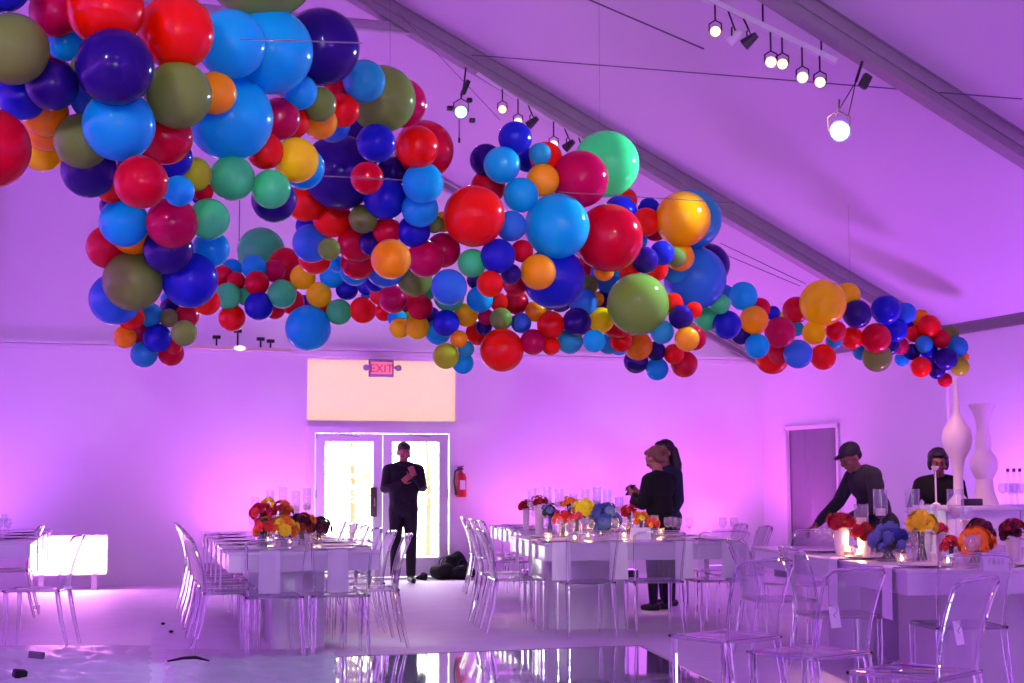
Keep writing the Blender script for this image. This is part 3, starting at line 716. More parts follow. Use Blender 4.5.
A(1013, 530, 9.4, ['crimson', 'burgundy'], 15, 'crimson flowers in a white vase at the right edge of the photo', vase='white', n=11, vr=.05)

# votive candles
def votive_proto():
    root = empty('votive_candle', (0, 0, 0)); bm = bmesh.new(); lathe(bm, [(0, 0), (.028, 0), (.034, .07), (.0315, .07), (.026, .006), (0, .006)], 18); obj('glass_cup', bm, GLASSM, root)
    bm = bmesh.new(); lathe(bm, [(0, .007), (.022, .007), (.023, .03), (0, .03)], 14); w_ = obj('candle', bm, WAX, root)
    bm = bmesh.new(); lathe(bm, [(0, .031), (.006, .037), (.007, .043), (.003, .055), (0, .062)], 8); obj('flame', bm, FLAME, w_)
    tag(root, 'x', 'candle'); register(root); return root
V0 = votive_proto(); vused = [0]
def votive(px, py, label, h=.75):
    c = G(px, py, h); c.z = h + .001
    if not vused[0]: vused[0] = 1; V0.location = c; V0['label'] = label; V0['group'] = 'lit votive candles on the tables'; o = V0
    else: o = dup(V0, c, 0, label, 'lit votive candles on the tables')
    return c
VL = []
for i, (x, y) in enumerate(((268, 545), (290, 547), (319, 545), (276, 543))): VL.append(votive(x, y, 'lit votive candle on the door table, %s from the left' % ORD[sorted((268, 290, 319, 276)).index(x)]))
vx = ((548, 541), (566, 539), (588, 540), (601, 538), (624, 540), (638, 538), (661, 536), (575, 543))
for x, y in vx: VL.append(votive(x, y, 'lit votive candle on the middle table, %s from the left' % ORD[sorted(a for a, b in vx).index(x)]))
vx = ((849, 556), (902, 566), (858, 559), (948, 568), (941, 506))
for x, y in vx[:4]: VL.append(votive(x, y, 'lit votive candle on the nearest table, %s from the left' % ORD[sorted(a for a, b in vx[:4]).index(x)]))

# table cards
def card(px, py, rz, hpx, wpx, label):
    c = G(px, py, .75); zc = (c - camp).length; h = hpx * zc / F; w_ = wpx * zc / F; root = empty('table_card', (c.x, c.y, .752), rz); bm = bmesh.new()
    box(bm, (0, 0, h / 2), (w_, .003, h), Matrix.Rotation(-.12, 4, 'X')); box(bm, (0, .035, h / 2), (w_, .003, h), Matrix.Rotation(.35, 4, 'X')); obj('folded_card', bm, PAPER, root, smooth=False)
    bm = bmesh.new()
    for i, ch in enumerate('IIII'):
        x = w_ * (-.27 + .18 * i); tube(bm, [(x - w_ * .03, -.006, h * .35), (x, -.012 + .006, h * .68), (x + w_ * .03, -.006, h * .36)], .0015, 4)
    obj('handwriting', bm, INK, root); tag(root, label, 'card', 'table cards')
card(303, 546, T1.rz, 11, 18, 'small white card before the rusty flowers on the door table')
card(641, 540, T2.rz, 12, 20, 'small white card before the orange flowers on the middle table')
card(996, 571, T3.rz, 17, 25, 'white card at the front of the nearest table, right side')

# stemmed glass candle holders (tall)
def hurricane(px, ytop, ybase, zc, label, rpx=7, cupf=.45):
    t = P(px, ytop, zc); z0 = .751; h = t.z - z0; r = rpx * zc / F; cup = h * cupf
    root = empty('glass_candle_holder', (t.x, t.y, z0)); bm = bmesh.new()
    lathe(bm, [(0, 0), (r * .95, 0), (r * .9, .006), (.008, .02), (.007, h - cup - .02), (r * .6, h - cup), (r, h - cup + .02), (r, h), (r * .93, h), (r * .93, h - cup + .025), (0, h - cup + .006)], 20)
    obj('stemmed_glass', bm, GLASSM, root)
    bm = bmesh.new(); lathe(bm, [(0, h - cup + .008), (r * .7, h - cup + .008), (r * .7, h - cup + .06), (0, h - cup + .06)], 16); w_ = obj('candle', bm, WAX, root)
    bm = bmesh.new(); tube(bm, [(0, 0, h - cup + .06), (.001, 0, h - cup + .075)], .0015, 5); obj('wick', bm, BLACK, w_)
    tag(root, label, 'candle holder', 'tall stemmed glass candle holders')
for i, (x, y) in enumerate(((255, 497), (270, 490), (283, 487), (296, 491), (307, 488))): hurricane(x, y, 540, 12.4 + .25 * i, 'tall glass candle holder behind the door table flowers, %s from the left' % ORD[i], 4)
for i, (x, y) in enumerate(((532, 488), (547, 487), (559, 489), (573, 494), (585, 489), (597, 487), (607, 490), (619, 497))): hurricane(x, y, 540, 15 + .2 * (i % 3), 'tall glass candle holder behind the middle table flowers, %s from the left' % ORD[i], 4.5)
for i, (x, y, z, r) in enumerate(((861, 504, 10.6, 7), (880, 489, 11.0, 7), (912, 489, 11.3, 7), (931, 504, 10.5, 6), (955, 489, 11.2, 8), (966, 507, 10.4, 6))): hurricane(x, y, 550, z, 'tall glass candle holder on the nearest table, %s from the left' % ORD[i], r)
for i, (x, y) in enumerate(((825, 553), (830, 556), (835, 552), (820, 555))):
    c = G(x, y, .75); put(M_GLASS, c, 0, 'small glass at the nearest table far left corner, %s from the left' % ORD[[1, 2, 3, 0][i]], 'glass', 'wine glasses on the tables')

# ------------------------------------------------------------------ white bar with the tall vases
BZ = 12.9; b0 = P(948, 506, BZ); BH = b0.z; rzB = heading(-.2, .98)
root = empty('serving_bar', (b0.x, b0.y, 0), rzB); tag(root, 'high white serving bar behind the nearest table at the right edge', 'bar')
bm = bmesh.new(); box(bm, (1.02, .3, BH - .02), (2.1, .62, .04), bevel=.004); obj('counter', bm, LACQ, root)
for i in range(3):
    bm = bmesh.new(); box(bm, (.345 + .675 * i, .03, (BH - .04) / 2), (.665, .03, BH - .04), bevel=.004); obj('front_panel', bm, LACQ, root)
for x in (.02, 2.02):
    bm = bmesh.new(); box(bm, (x, .3, (BH - .04) / 2), (.03, .5, BH - .04)); obj('side_panel', bm, LACQ, root, smooth=False)
def tallvase(px, ybase, zc, prof, label, m=CERAM):
    c = P(px, ybase, zc); k_ = zc / F; bm = bmesh.new(); lathe(bm, [(r * k_, z * k_) for r, z in prof], 32)
    o = obj('tall_vase', bm, m, loc=(c.x, c.y, BH + .001)); tag(o, label, 'vase', 'tall white turned vases')
tallvase(985, 505, 13.15, [(0, 0), (14, 0), (13, 3), (9, 14), (8, 26), (10, 29), (13, 36), (13.5, 42), (12, 48), (8, 53), (7, 56), (8, 60), (8, 68), (6, 72), (6, 76), (6.5, 84), (9, 92), (13, 99), (13, 101), (10, 100), (0, 96)], 'tall white turned vase with a flared top, right of the pair on the bar')
tallvase(959, 505, 13.3, [(0, 0), (12, 0), (11, 3), (5, 10), (4.5, 30), (7, 45), (13, 56), (15, 66), (13.5, 75), (8, 83), (4, 90), (3, 98), (3.4, 106), (2.2, 116), (3, 127), (0, 128)], 'tall white onion-shaped vase with thin neck, left of the pair on the bar')
for i, (x, dx) in enumerate(((1003, 0), (1010, .0), (1017, 0), (1022, 0), (1014, 0))):
    c = P(x, 506, 13.1 + .12 * (i % 2)); put(M_GLASS, (c.x, c.y, BH + .001), 0, 'wine glass on the white bar, %s from the left' % ORD[sorted((1003, 1010, 1017, 1022, 1014)).index(x)], 'glass', 'wine glasses on the tables')
bm = bmesh.new(); lathe(bm, [(0, 0), (.035, 0), (.035, .015), (.008, .03), (.007, .3), (.03, .32), (.034, .34), (0, .34)], 16)
c = P(943, 506, 12.95); o = obj('candlestick', bm, CERAM, loc=(c.x + .0, c.y + .1, BH + .001)); tag(o, 'slim white candlestick at the left end of the bar', 'candlestick')
# decanter-like black-topped bottles rack at right
for i, x in enumerate((1008, 1014, 1020)):
    c = P(x, 480, 13.4); bm = bmesh.new(); lathe(bm, [(0, 0), (.035, 0), (.036, .17), (.012, .22), (.012, .29), (0, .29)], 16, mi=0); lathe(bm, [(.0, .29), (.014, .29), (.014, .32), (0, .32)], 12, mi=1)
    o = obj('bottle', bm, [GLASSM, mat('dark_red_cap', (.10, .01, .02, 1), .4)], loc=(c.x, c.y, BH + .001)); tag(o, 'bottle with a dark cap at the right end of the bar, %s from the left' % ORD[i], 'bottle', 'bottles on the bar')
bm = bmesh.new(); box(bm, (0, 0, .03), (.16, .1, .06), bevel=.01); c = P(972, 505, 13.0); o = obj('card_reader', bm, BLACK, loc=(c.x, c.y, BH + .001)); tag(o, 'small black box on the bar at the foot of the tall vases', 'box')
# ------------------------------------------------------------------ people
import numpy as np
def skin_body(name, chains, mats, parent, voxel=.0075, smooth=4):
    "chains: list of (material index, [(x,y,z,r), ...]) or (mi, 'E', centre, radii, rot)"
    bm = bmesh.new(); caps = []
    for ch in chains:
        if ch[1] == 'E':
            _, _, c, rr, rot = ch
            ball(bm, c, 1, 3, rr, rot); caps.append((ch[0], Vector(c), Vector(c), min(rr) , min(rr), max(rr)))
        else:
            pts = ch[1]
            for (a, b) in zip(pts, pts[1:]):
                A, B = Vector(a[:3]), Vector(b[:3]); n = max(2, int((B - A).length / (min(a[3], b[3]) * .35)) + 1)
                for i in range(n + 1):
                    t = i / n; ball(bm, A.lerp(B, t), a[3] + (b[3] - a[3]) * t, 2 if max(a[3], b[3]) > .02 else 1)
                caps.append((ch[0], A, B, a[3], b[3], 0))
    me = bpy.data.meshes.new('tmp'); bm.to_mesh(me); bm.free()
    t = bpy.data.objects.new('tmp', me); COL.objects.link(t)
    m = t.modifiers.new('r', 'REMESH'); m.mode = 'VOXEL'; m.voxel_size = voxel; m.use_smooth_shade = True
    s = t.modifiers.new('s', 'SMOOTH'); s.iterations = smooth; s.factor = .5
    dg = bpy.context.evaluated_depsgraph_get(); me2 = bpy.data.meshes.new_from_object(t.evaluated_get(dg)); me2.name = name
    bpy.data.objects.remove(t)
    if len(mats) > 1:
        n = len(me2.polygons); C = np.empty(n * 3, dtype=np.float32); me2.polygons.foreach_get('center', C); C = C.reshape(n, 3)
        best = np.full(n, 1e9); idx = np.zeros(n, dtype=np.int32)
        for mi, A, B, ra, rb, mx in caps:
            a = np.array(A); b = np.array(B); d = b - a; L2 = float(d @ d)
            t_ = np.clip((C - a) @ d / L2, 0, 1) if L2 > 1e-9 else np.zeros(n)
            rad = (ra + rb) / 2 + (mx - min(ra, rb)) * .6 if mx else ra + (rb - ra) * t_
            dist = np.linalg.norm(C - (a + t_[:, None] * d), axis=1) - rad
            w_ = dist < best; best[w_] = dist[w_]; idx[w_] = mi
        me2.polygons.foreach_set('material_index', idx)
    me2.materials.clear()
    for x in mats: me2.materials.append(x)
    me2.polygons.foreach_set('use_smooth', [True] * len(me2.polygons))
    if len(mats) > 1: me2.polygons.foreach_set('material_index', idx)
    return link(bpy.data.objects.new(name, me2), parent)
SKIN = mat('skin', srgb(150, 96, 78), .5, var=.05); SKIN2 = mat('tan_skin', srgb(120, 74, 60), .5, var=.05)
def head(c, yaw=0, pitch=0, r=.1, mi=1):
    "head centred at c; returns chains (skull, jaw, nose, lips, ears, brow) turned by yaw/pitch; and the rotation"
    R_ = (Matrix.Rotation(yaw, 4, 'Z') @ Matrix.Rotation(pitch, 4, 'X'))
    q = lambda v: tuple((Vector(c) + (R_ @ Vector(v))))
    E_ = [(mi, 'E', q((0, -.005, .025)), (r * .77, r * .95, r * .93), R_), (mi, 'E', q((0, .022, -.045)), (r * .56, r * .66, r * .72), R_),
          (mi, 'E', q((0, .055, -.098)), (r * .26, r * .24, r * .22), R_), (mi, 'E', q((0, .100, -.018)), (.014, .020, .026), R_), (mi, 'E', q((0, .094, .01)), (.010, .016, .03), R_),
          (mi, 'E', q((0, .082, -.062)), (.026, .015, .010), R_), (mi, 'E', q((0, .072, .035)), (.055, .022, .014), R_)]
    for s in (-1, 1):
        E_.append((mi, 'E', q((s * .079, -.005, -.01)), (.010, .022, .032), R_)); E_.append((mi, 'E', q((s * .045, .062, -.03)), (.026, .024, .022), R_))
    return E_, R_, q
def hand(wr, d, up, side, curl=.5, mi=1, spread=1.0, L=.18):
    "wrist point, pointing direction, back-of-hand normal, side=+1 thumb towards d x up"
    d = Vector(d).normalized(); up = Vector(up); up = (up - d * up.dot(d)).normalized(); lat = d.cross(up) * side; wr = Vector(wr); out = []
    pal = wr + d * .045; out.append((mi, [(*wr, .024), (*(wr + d * .03), .026)]))
    for k_ in range(4):
        o = lat * (.030 - .020 * k_); base = wr + d * .088 + o; kn = wr + d * .02 + o * .6; out.append((mi, [(*kn, .016), (*base, .0115)]))
        l1 = (.042, .046, .043, .034)[k_]; a = curl * 1.1; d1 = d * math.cos(a) - up * math.sin(a); a2 = curl * 2.1; d2 = d * math.cos(a2) - up * math.sin(a2); a3 = curl * 2.9; d3 = d * math.cos(a3) - up * math.sin(a3)
        fan = lat * (.10 - .066 * k_) * spread; p1 = base + (d1 + fan) * l1; p2 = p1 + (d2 + fan) * l1 * .62; p3 = p2 + (d3) * l1 * .5
        out.append((mi, [(*base, .0105), (*p1, .0092), (*p2, .0085), (*p3, .0072)]))
    t0 = wr + d * .025 + lat * .028; t1 = t0 + (d * .6 + lat * .75 - up * .25).normalized() * .04; t2 = t1 + (d * .9 + lat * .25 - up * .35).normalized() * .032; t3 = t2 + (d * .95 - up * .4).normalized() * .022
    out.append((mi, [(*t0, .015), (*t1, .0115), (*t2, .010), (*t3, .008)])); return out
def eyes(q, R_, parent):
    bm = bmesh.new()
    for s in (-1, 1): ball(bm, q((s * .031, .077, .012)), .0105, 2)
    obj('eyes', bm, mat('eye_white', (.22, .20, .19, 1), .5), parent)
    bm = bmesh.new()
    for s in (-1, 1): ball(bm, q((s * .031, .0865, .012)), .0062, 2)
    obj('pupils', bm, mat('dark_eye', (.01, .008, .006, 1), .15), parent)
def hair_obj(chains, parent, col, nm='hair'):
    return skin_body(nm, [(0,) + c[1:] for c in chains], [mat(nm + str(col), srgb(*col), .55, var=.25, scale=60, bump=.4, bscale=90)], parent, .009, 2)

# 1 the man in front of the glass door
c = G(403, 583); root = empty('person', (c.x, c.y, 0), heading(.18, -1)); tag(root, 'person in black jacket and trousers standing with folded arms at the glass door', 'person')
H_, R_, q = head((0, .03, 1.615), yaw=.25, pitch=-.3)
B = H_ + [(1, [(0, -.005, 1.44, .058), (0, .015, 1.53, .054)]),
  (0, 'E', (0, 0, 1.32), (.20, .13, .15), Matrix.Identity(4)), (0, 'E', (0, .0, 1.12), (.19, .145, .24), Matrix.Identity(4)), (0, 'E', (0, 0, .93), (.185, .14, .14), Matrix.Identity(4)),
  (0, [(.05, 0, 1.30, .13), (.05, 0, .95, .135)]), (0, [(-.05, 0, 1.30, .13), (-.05, 0, .95, .135)]),
  (0, [(-.17, 0, 1.40, .075), (0, 0, 1.44, .08), (.17, 0, 1.40, .075)]),
  (0, [(.19, 0, 1.39, .078), (.235, .03, 1.17, .062), (.15, .17, 1.17, .055), (.055, .215, 1.24, .044)]),
  (0, [(-.19, 0, 1.39, .078), (-.235, .04, 1.18, .062), (-.20, .19, 1.22, .056), (-.125, .225, 1.30, .044)]),
  (0, [(.085, 0, .90, .105), (.095, .02, .50, .075), (.10, -.01, .12, .062)]), (0, [(-.085, 0, .90, .105), (-.095, .02, .50, .075), (-.10, -.01, .12, .062)])]
B += hand((.045, .225, 1.25), (-.6, .25, .45), (.2, 1, .1), 1, .5) + hand((-.12, .23, 1.31), (.35, .2, .75), (0, 1, -.2), -1, .6)
for s in (-1, 1): B += [(2, [(s * .10, -.05, .05, .048), (s * .105, .06, .045, .045), (s * .115, .16, .035, .035)])]
body = skin_body('body', B, [BLKNYL, SKIN, mat('black_leather', (.012, .012, .012, 1), .3)], root)
eyes(q, R_, body)
hair_obj([(0, 'E', q((0, -.018, .045)), (.083, .098, .088), R_), (0, 'E', q((0, .03, .088)), (.068, .06, .038), R_), (0, 'E', q((0, -.055, .0)), (.072, .05, .07), R_)], root, (24, 18, 16))
cl = skin_body('collar', [(0, [(.075 * math.cos(a), .012 + .08 * math.sin(a), 1.475, .03) for a in [i * PI / 6 for i in range(13)]])], [BLKNYL], root, .01, 2)

# 2 woman with the telephone beyond the middle table
c = W(1.44, 14.78); root = empty('person', (c.x, c.y, 0), heading(-.7, .7)); tag(root, 'person with light brown tied-up hair, black top, looking at a phone', 'person')
H_, R_, q = head((0, .05, 1.475), yaw=.1, pitch=-.45, r=.098)
B = H_ + [(1, [(0, -.01, 1.30, .05), (0, .03, 1.40, .048)]),
  (0, 'E', (0, 0, 1.19), (.185, .125, .14), Matrix.Identity(4)), (0, 'E', (0, .0, 1.0), (.155, .12, .2), Matrix.Identity(4)), (0, 'E', (0, -.01, .84), (.175, .14, .13), Matrix.Identity(4)),
  (0, [(-.14, 0, 1.27, .07), (0, 0, 1.3, .07), (.14, 0, 1.27, .07)]),
  (0, [(.17, 0, 1.26, .068), (.215, .03, 1.03, .058), (.13, .20, 1.06, .046), (.06, .27, 1.11, .036)]),
  (0, [(-.17, 0, 1.26, .068), (-.23, .02, 1.03, .058), (-.15, .2, 1.05, .046), (-.05, .27, 1.11, .036)]),
  (2, [(.085, 0, .82, .10), (.085, .01, .46, .065), (.085, -.01, .1, .045)]), (2, [(-.085, 0, .82, .10), (-.085, .03, .46, .065), (-.085, .02, .1, .045)])]
B += hand((.045, .285, 1.125), (-.15, .6, .45), (.7, .2, .3), 1, .55) + hand((-.04, .285, 1.12), (.1, .6, .3), (-.7, .2, -.2), -1, .55)
for s in (-1, 1): B += [(3, [(s * .085, -.03, .04, .036), (s * .085, .07, .035, .036), (s * .088, .15, .028, .028)])]
body = skin_body('body', B, [BLKCLOTH, SKIN, mat('dark_denim', (.012, .014, .03, 1), .8), mat('black_shoe', (.01, .01, .01, 1), .35)], root)
eyes(q, R_, body)
hair_obj([(0, 'E', q((0, -.028, .035)), (.088, .095, .088), R_), (0, 'E', q((0, .03, .085)), (.066, .055, .03), R_), (0, 'E', q((0, -.12, .03)), (.05, .045, .05), R_), (0, 'E', q((0, -.06, -.03)), (.078, .05, .05), R_)], root, (92, 58, 40))
bm = bmesh.new(); box(bm, (.0, .37, 1.165), (.065, .008, .135), Matrix.Rotation(.7, 4, 'X'), bevel=.003)
c_ph = root; o = obj('mobile_phone', bm, BLACK); o.matrix_world = Matrix.Translation(root.location) @ Matrix.Rotation(root.rotation_euler.z, 4, 'Z'); tag(o, 'dark phone held by the person with tied-up hair', 'phone')
# 3 woman behind her
c = W(1.56, 15.25); root = empty('person', (c.x, c.y, 0), heading(-.75, -.45)); tag(root, 'person with long dark hair and blue shirt, half hidden behind the phone user', 'person')
H_, R_, q = head((0, .03, 1.545), yaw=0, pitch=-.2, r=.098)
B = H_ + [(1, [(0, -.01, 1.36, .05), (0, .02, 1.46, .048)]), (0, 'E', (0, 0, 1.25), (.18, .12, .14), Matrix.Identity(4)), (0, 'E', (0, .0, 1.05), (.15, .115, .2), Matrix.Identity(4)), (0, 'E', (0, -.01, .88), (.17, .135, .13), Matrix.Identity(4)),
  (0, [(-.14, 0, 1.33, .066), (0, 0, 1.36, .066), (.14, 0, 1.33, .066)]),
  (0, [(.17, 0, 1.32, .062), (.21, .0, 1.06, .05), (.19, .1, .86, .036)]), (0, [(-.17, 0, 1.32, .062), (-.21, .0, 1.06, .05), (-.19, .1, .86, .036)]),
  (2, [(.08, 0, .86, .10), (.08, .01, .48, .065), (.08, -.01, .1, .045)]), (2, [(-.08, 0, .86, .10), (-.08, .03, .48, .065), (-.08, .02, .1, .045)])]
B += hand((.185, .11, .84), (-.05, .15, -.9), (.9, .2, 0), 1, .3) + hand((-.185, .11, .84), (.05, .15, -.9), (-.9, .2, 0), -1, .3)
for s in (-1, 1): B += [(3, [(s * .08, -.03, .04, .036), (s * .08, .07, .035, .036), (s * .083, .15, .028, .028)])]
body = skin_body('body', B, [mat('navy_shirt', (.007, .012, .04, 1), .9), SKIN, mat('dark_denim', (0, 0, 0, 1)), mat('black_shoe', (0, 0, 0, 1))], root); eyes(q, R_, body)
hair_obj([(0, 'E', q((0, -.03, .035)), (.092, .1, .095), R_), (0, 'E', q((0, .02, .088)), (.07, .06, .035), R_), (0, [(.055, -.05, 1.56, .05), (.08, -.07, 1.42, .055), (.085, -.07, 1.28, .04)]), (0, [(-.055, -.05, 1.56, .05), (-.08, -.07, 1.42, .055), (-.085, -.07, 1.28, .04)]), (0, [(0, -.08, 1.55, .06), (0, -.11, 1.40, .065), (0, -.11, 1.25, .045)])], root, (22, 14, 14))

# 4 waiter bending over beyond the nearest table
c = W(3.12, 13.1); root = empty('person', (c.x, c.y, 0), heading(-.96, -.28)); tag(root, 'person in dark clothes and cap bending left beside the grey curtain', 'person')
H_, R_, q = head((0, .20, 1.455), yaw=.15, pitch=-.5, r=.1)
B = H_ + [(1, [(0, .10, 1.30, .055), (0, .165, 1.39, .052)]),
  (0, 'E', (0, .05, 1.22), (.20, .135, .16), Matrix.Rotation(-.4, 4, 'X')), (0, 'E', (0, -.02, 1.03), (.175, .13, .2), Matrix.Rotation(-.35, 4, 'X')), (0, 'E', (0, -.09, .87), (.18, .145, .14), Matrix.Identity(4)),
  (0, [(-.16, .07, 1.30, .078), (0, .05, 1.32, .08), (.16, .07, 1.30, .078)]),
  (0, [(.19, .08, 1.29, .072), (.22, .20, 1.07, .058), (.19, .38, .93, .046), (.17, .43, .89, .038)]),
  (0, [(-.19, .08, 1.29, .072), (-.24, .10, 1.04, .058), (-.2, .3, .95, .046), (-.18, .35, .92, .038)]),
  (0, [(.09, -.08, .86, .11), (.10, .0, .48, .075), (.10, -.08, .1, .05)]), (0, [(-.09, -.08, .86, .11), (-.10, -.02, .48, .075), (-.10, -.12, .1, .05)])]
B += hand((.165, .44, .885), (-.05, .8, -.45), (.1, .5, .8), -1, .4) + hand((-.175, .36, .915), (.1, .8, -.4), (-.1, .5, .8), 1, .4)
for s, y in ((1, -.1), (-1, -.14)): B += [(2, [(s * .10, y, .04, .042), (s * .10, y + .1, .038, .04), (s * .105, y + .19, .03, .03)])]
body = skin_body('body', B, [mat('charcoal_cloth', (.014, .013, .020, 1), .9), SKIN2, mat('black_shoe', (0, 0, 0, 1))], root); eyes(q, R_, body)
hair_obj([(0, 'E', q((0, -.02, .05)), (.088, .103, .083), R_), (0, 'E', q((0, -.06, .0)), (.075, .05, .06), R_), (0, 'E', q((0, .095, .055)), (.06, .06, .012), R_)], root, (16, 13, 18), 'cap')
# 5 waitress behind the bar end
c = W(3.98, 14.05); root = empty('person', (c.x, c.y, 0), heading(-.3, -.95)); tag(root, 'person with dark hair in a black top working behind the left end of the bar', 'person')
H_, R_, q = head((0, .10, 1.425), yaw=.1, pitch=-.35, r=.096)
B = H_ + [(1, [(0, .03, 1.27, .05), (0, .08, 1.36, .048)]), (0, 'E', (0, .0, 1.15), (.185, .12, .15), Matrix.Rotation(-.2, 4, 'X')), (0, 'E', (0, -.04, .98), (.155, .115, .18), Matrix.Identity(4)), (0, 'E', (0, -.06, .82), (.17, .135, .13), Matrix.Identity(4)),
  (0, [(-.15, .0, 1.23, .066), (0, .0, 1.26, .066), (.15, .0, 1.23, .066)]),
  (0, [(.175, 0, 1.22, .062), (.25, .05, 1.0, .05), (.24, .2, .86, .04), (.23, .25, .83, .033)]), (0, [(-.175, 0, 1.22, .062), (-.22, .08, 1.0, .05), (-.12, .25, .95, .04), (-.09, .29, .94, .033)]),
  (0, [(.08, -.06, .8, .10), (.08, .0, .45, .065), (.08, -.04, .1, .045)]), (0, [(-.08, -.06, .8, .10), (-.08, .0, .45, .065), (-.08, -.04, .1, .045)])]
B += hand((.228, .26, .825), (-.05, .8, -.4), (.1, .4, .8), -1, .5) + hand((-.085, .3, .94), (.4, .8, 0), (0, 0, 1), 1, .5)
for s in (-1, 1): B += [(2, [(s * .08, -.06, .04, .036), (s * .08, .04, .035, .036), (s * .083, .12, .028, .028)])]
body = skin_body('body', B, [BLKCLOTH, SKIN2, mat('black_shoe', (0, 0, 0, 1))], root); eyes(q, R_, body)
hair_obj([(0, 'E', q((0, -.03, .035)), (.098, .1, .095), R_), (0, 'E', q((0, .03, .088)), (.076, .06, .032), R_), (0, 'E', q((.07, -.02, -.02)), (.03, .05, .07), R_), (0, 'E', q((-.07, -.02, -.02)), (.03, .05, .07), R_), (0, 'E', q((0, -.09, -.03)), (.07, .05, .07), R_)], root, (18, 11, 14))

# ------------------------------------------------------------------ bags and shoes by the door
def bag(px, py, L_, h, d, label, rz):
    c = G(px, py); root = empty('duffel_bag', (c.x, c.y + d / 2, 0), rz); bm = bmesh.new()
    q_ = bmesh.ops.create_icosphere(bm, subdivisions=4, radius=1)
    for v in bm.verts:
        v.co = Vector((math.copysign(abs(v.co.x) ** .7, v.co.x) * L_ / 2, math.copysign(abs(v.co.y) ** .7, v.co.y) * d / 2, h / 2 + math.copysign(abs(v.co.z) ** .75, v.co.z) * h / 2))
        v.co += Vector((0, 0, .02 * math.sin(v.co.x * 23) * math.sin(v.co.y * 17 + 1) * (v.co.z / h)))
    obj('bag_body', bm, BLKNYL, root)
    for s in (-1, 1):
        bm = bmesh.new(); tube(bm, [(s * L_ * .22 * math.cos(t) , s * d * .12 - .03, h * .92 + .10 * math.sin(t)) for t in [PI * i / 8 for i in range(9)]], .012, 6, flat=.4); obj('handle', bm, BLKCLOTH, root)
    bm = bmesh.new(); tube(bm, [(-L_ * .42, 0, h * .9), (0, 0, h + .004), (L_ * .42, 0, h * .9)], .006, 5); obj('zip', bm, ALULT, root)
    tag(root, label, 'bag', 'black bags by the door')
bag(447, 580, .36, .20, .28, 'black duffel bag at the left of the heap beside the doors', .3)
bag(466, 580, .32, .17, .3, 'black duffel bag at the right of the heap by the wall', -.2)
c = on_plane(455, 575, 1, 18.9); root = empty('backpack', (c.x, 18.88, 0), .2); bm = bmesh.new(); q_ = bmesh.ops.create_icosphere(bm, subdivisions=4, radius=1)
for v in bm.verts: v.co = Vector((v.co.x * .17, v.co.y * .12, .17 + v.co.z * .17 + .02 * math.sin(v.co.x * 5)))
obj('pack_body', bm, BLKNYL, root); bm = bmesh.new(); tube(bm, [(-.07, -.11, .28), (-.09, -.17, .17), (-.07, -.12, .05)], .014, 6, flat=.4); obj('strap', bm, BLKCLOTH, root); tag(root, 'black backpack standing behind the two duffel bags', 'bag', 'black bags by the door')
for i, x in enumerate((411, 422)):
    c = on_plane(x, 576, 1, 18.78); bm = bmesh.new(); random.seed(i)
    vs = []
    for j, (y, w_, h_) in enumerate(((-.13, .03, .09), (-.10, .042, .10), (-.04, .045, .10), (.03, .042, .065), (.09, .048, .05), (.13, .04, .035), (.15, .015, .02))):
        vs.append([bm.verts.new((w_ * math.cos(t), y, max(0, h_ * .5 + h_ * .5 * math.sin(t)))) for t in [2 * PI * k_ / 12 for k_ in range(12)]])
    for a, b in zip(vs, vs[1:]):
        for k_ in range(12): bm.faces.new((a[k_], a[(k_ + 1) % 12], b[(k_ + 1) % 12], b[k_]))
    bm.faces.new(vs[0]); bm.faces.new(vs[-1]); bmesh.ops.recalc_face_normals(bm, faces=bm.faces[:])
    o = obj('shoe', bm, BLKCLOTH, loc=(c.x, c.y, 0)); o.rotation_euler = (0, 0, -.3 + .4 * i); tag(o, 'small black shoe on the sill beside the man, %s of the pair' % ('left', 'right')[i], 'shoe', 'pair of shoes by the door')

# fire extinguisher on its bracket
c = pD(459, 497); root = empty('fire_extinguisher', (c.x, YB - .10, c.z)); bm = bmesh.new(); lathe(bm, [(0, 0), (.065, 0), (.07, .015), (.07, .26), (.055, .30), (.02, .325), (.02, .35), (0, .35)], 20); obj('cylinder', bm, REDP, root)
bm = bmesh.new(); box(bm, (0, -.0705, .16), (.07, .004, .12)); obj('paper_label', bm, PAPER, root, smooth=False)
bm = bmesh.new(); box(bm, (0, -.01, .37), (.03, .06, .035), bevel=.004); box(bm, (-.02, -.05, .395), (.09, .02, .012), Matrix.Rotation(-.25, 4, 'Y')); box(bm, (-.02, -.05, .37), (.08, .02, .01), Matrix.Rotation(.1, 4, 'Y')); obj('valve', bm, BLACK, root, smooth=False)
bm = bmesh.new(); tube(bm, [(-.02, -.02, .37), (-.09, -.03, .34), (-.105, -.03, .2), (-.085, -.03, .08), (-.08, -.03, .03)], [.011, .011, .011, .013, .017], 8); obj('hose', bm, BLACK, root)
bm = bmesh.new(); box(bm, (0, .085, .2), (.06, .02, .34)); obj('bracket', bm, ALULT, root, smooth=False); tag(root, 'red fire extinguisher hung on the wall right of the doors', 'fire extinguisher')
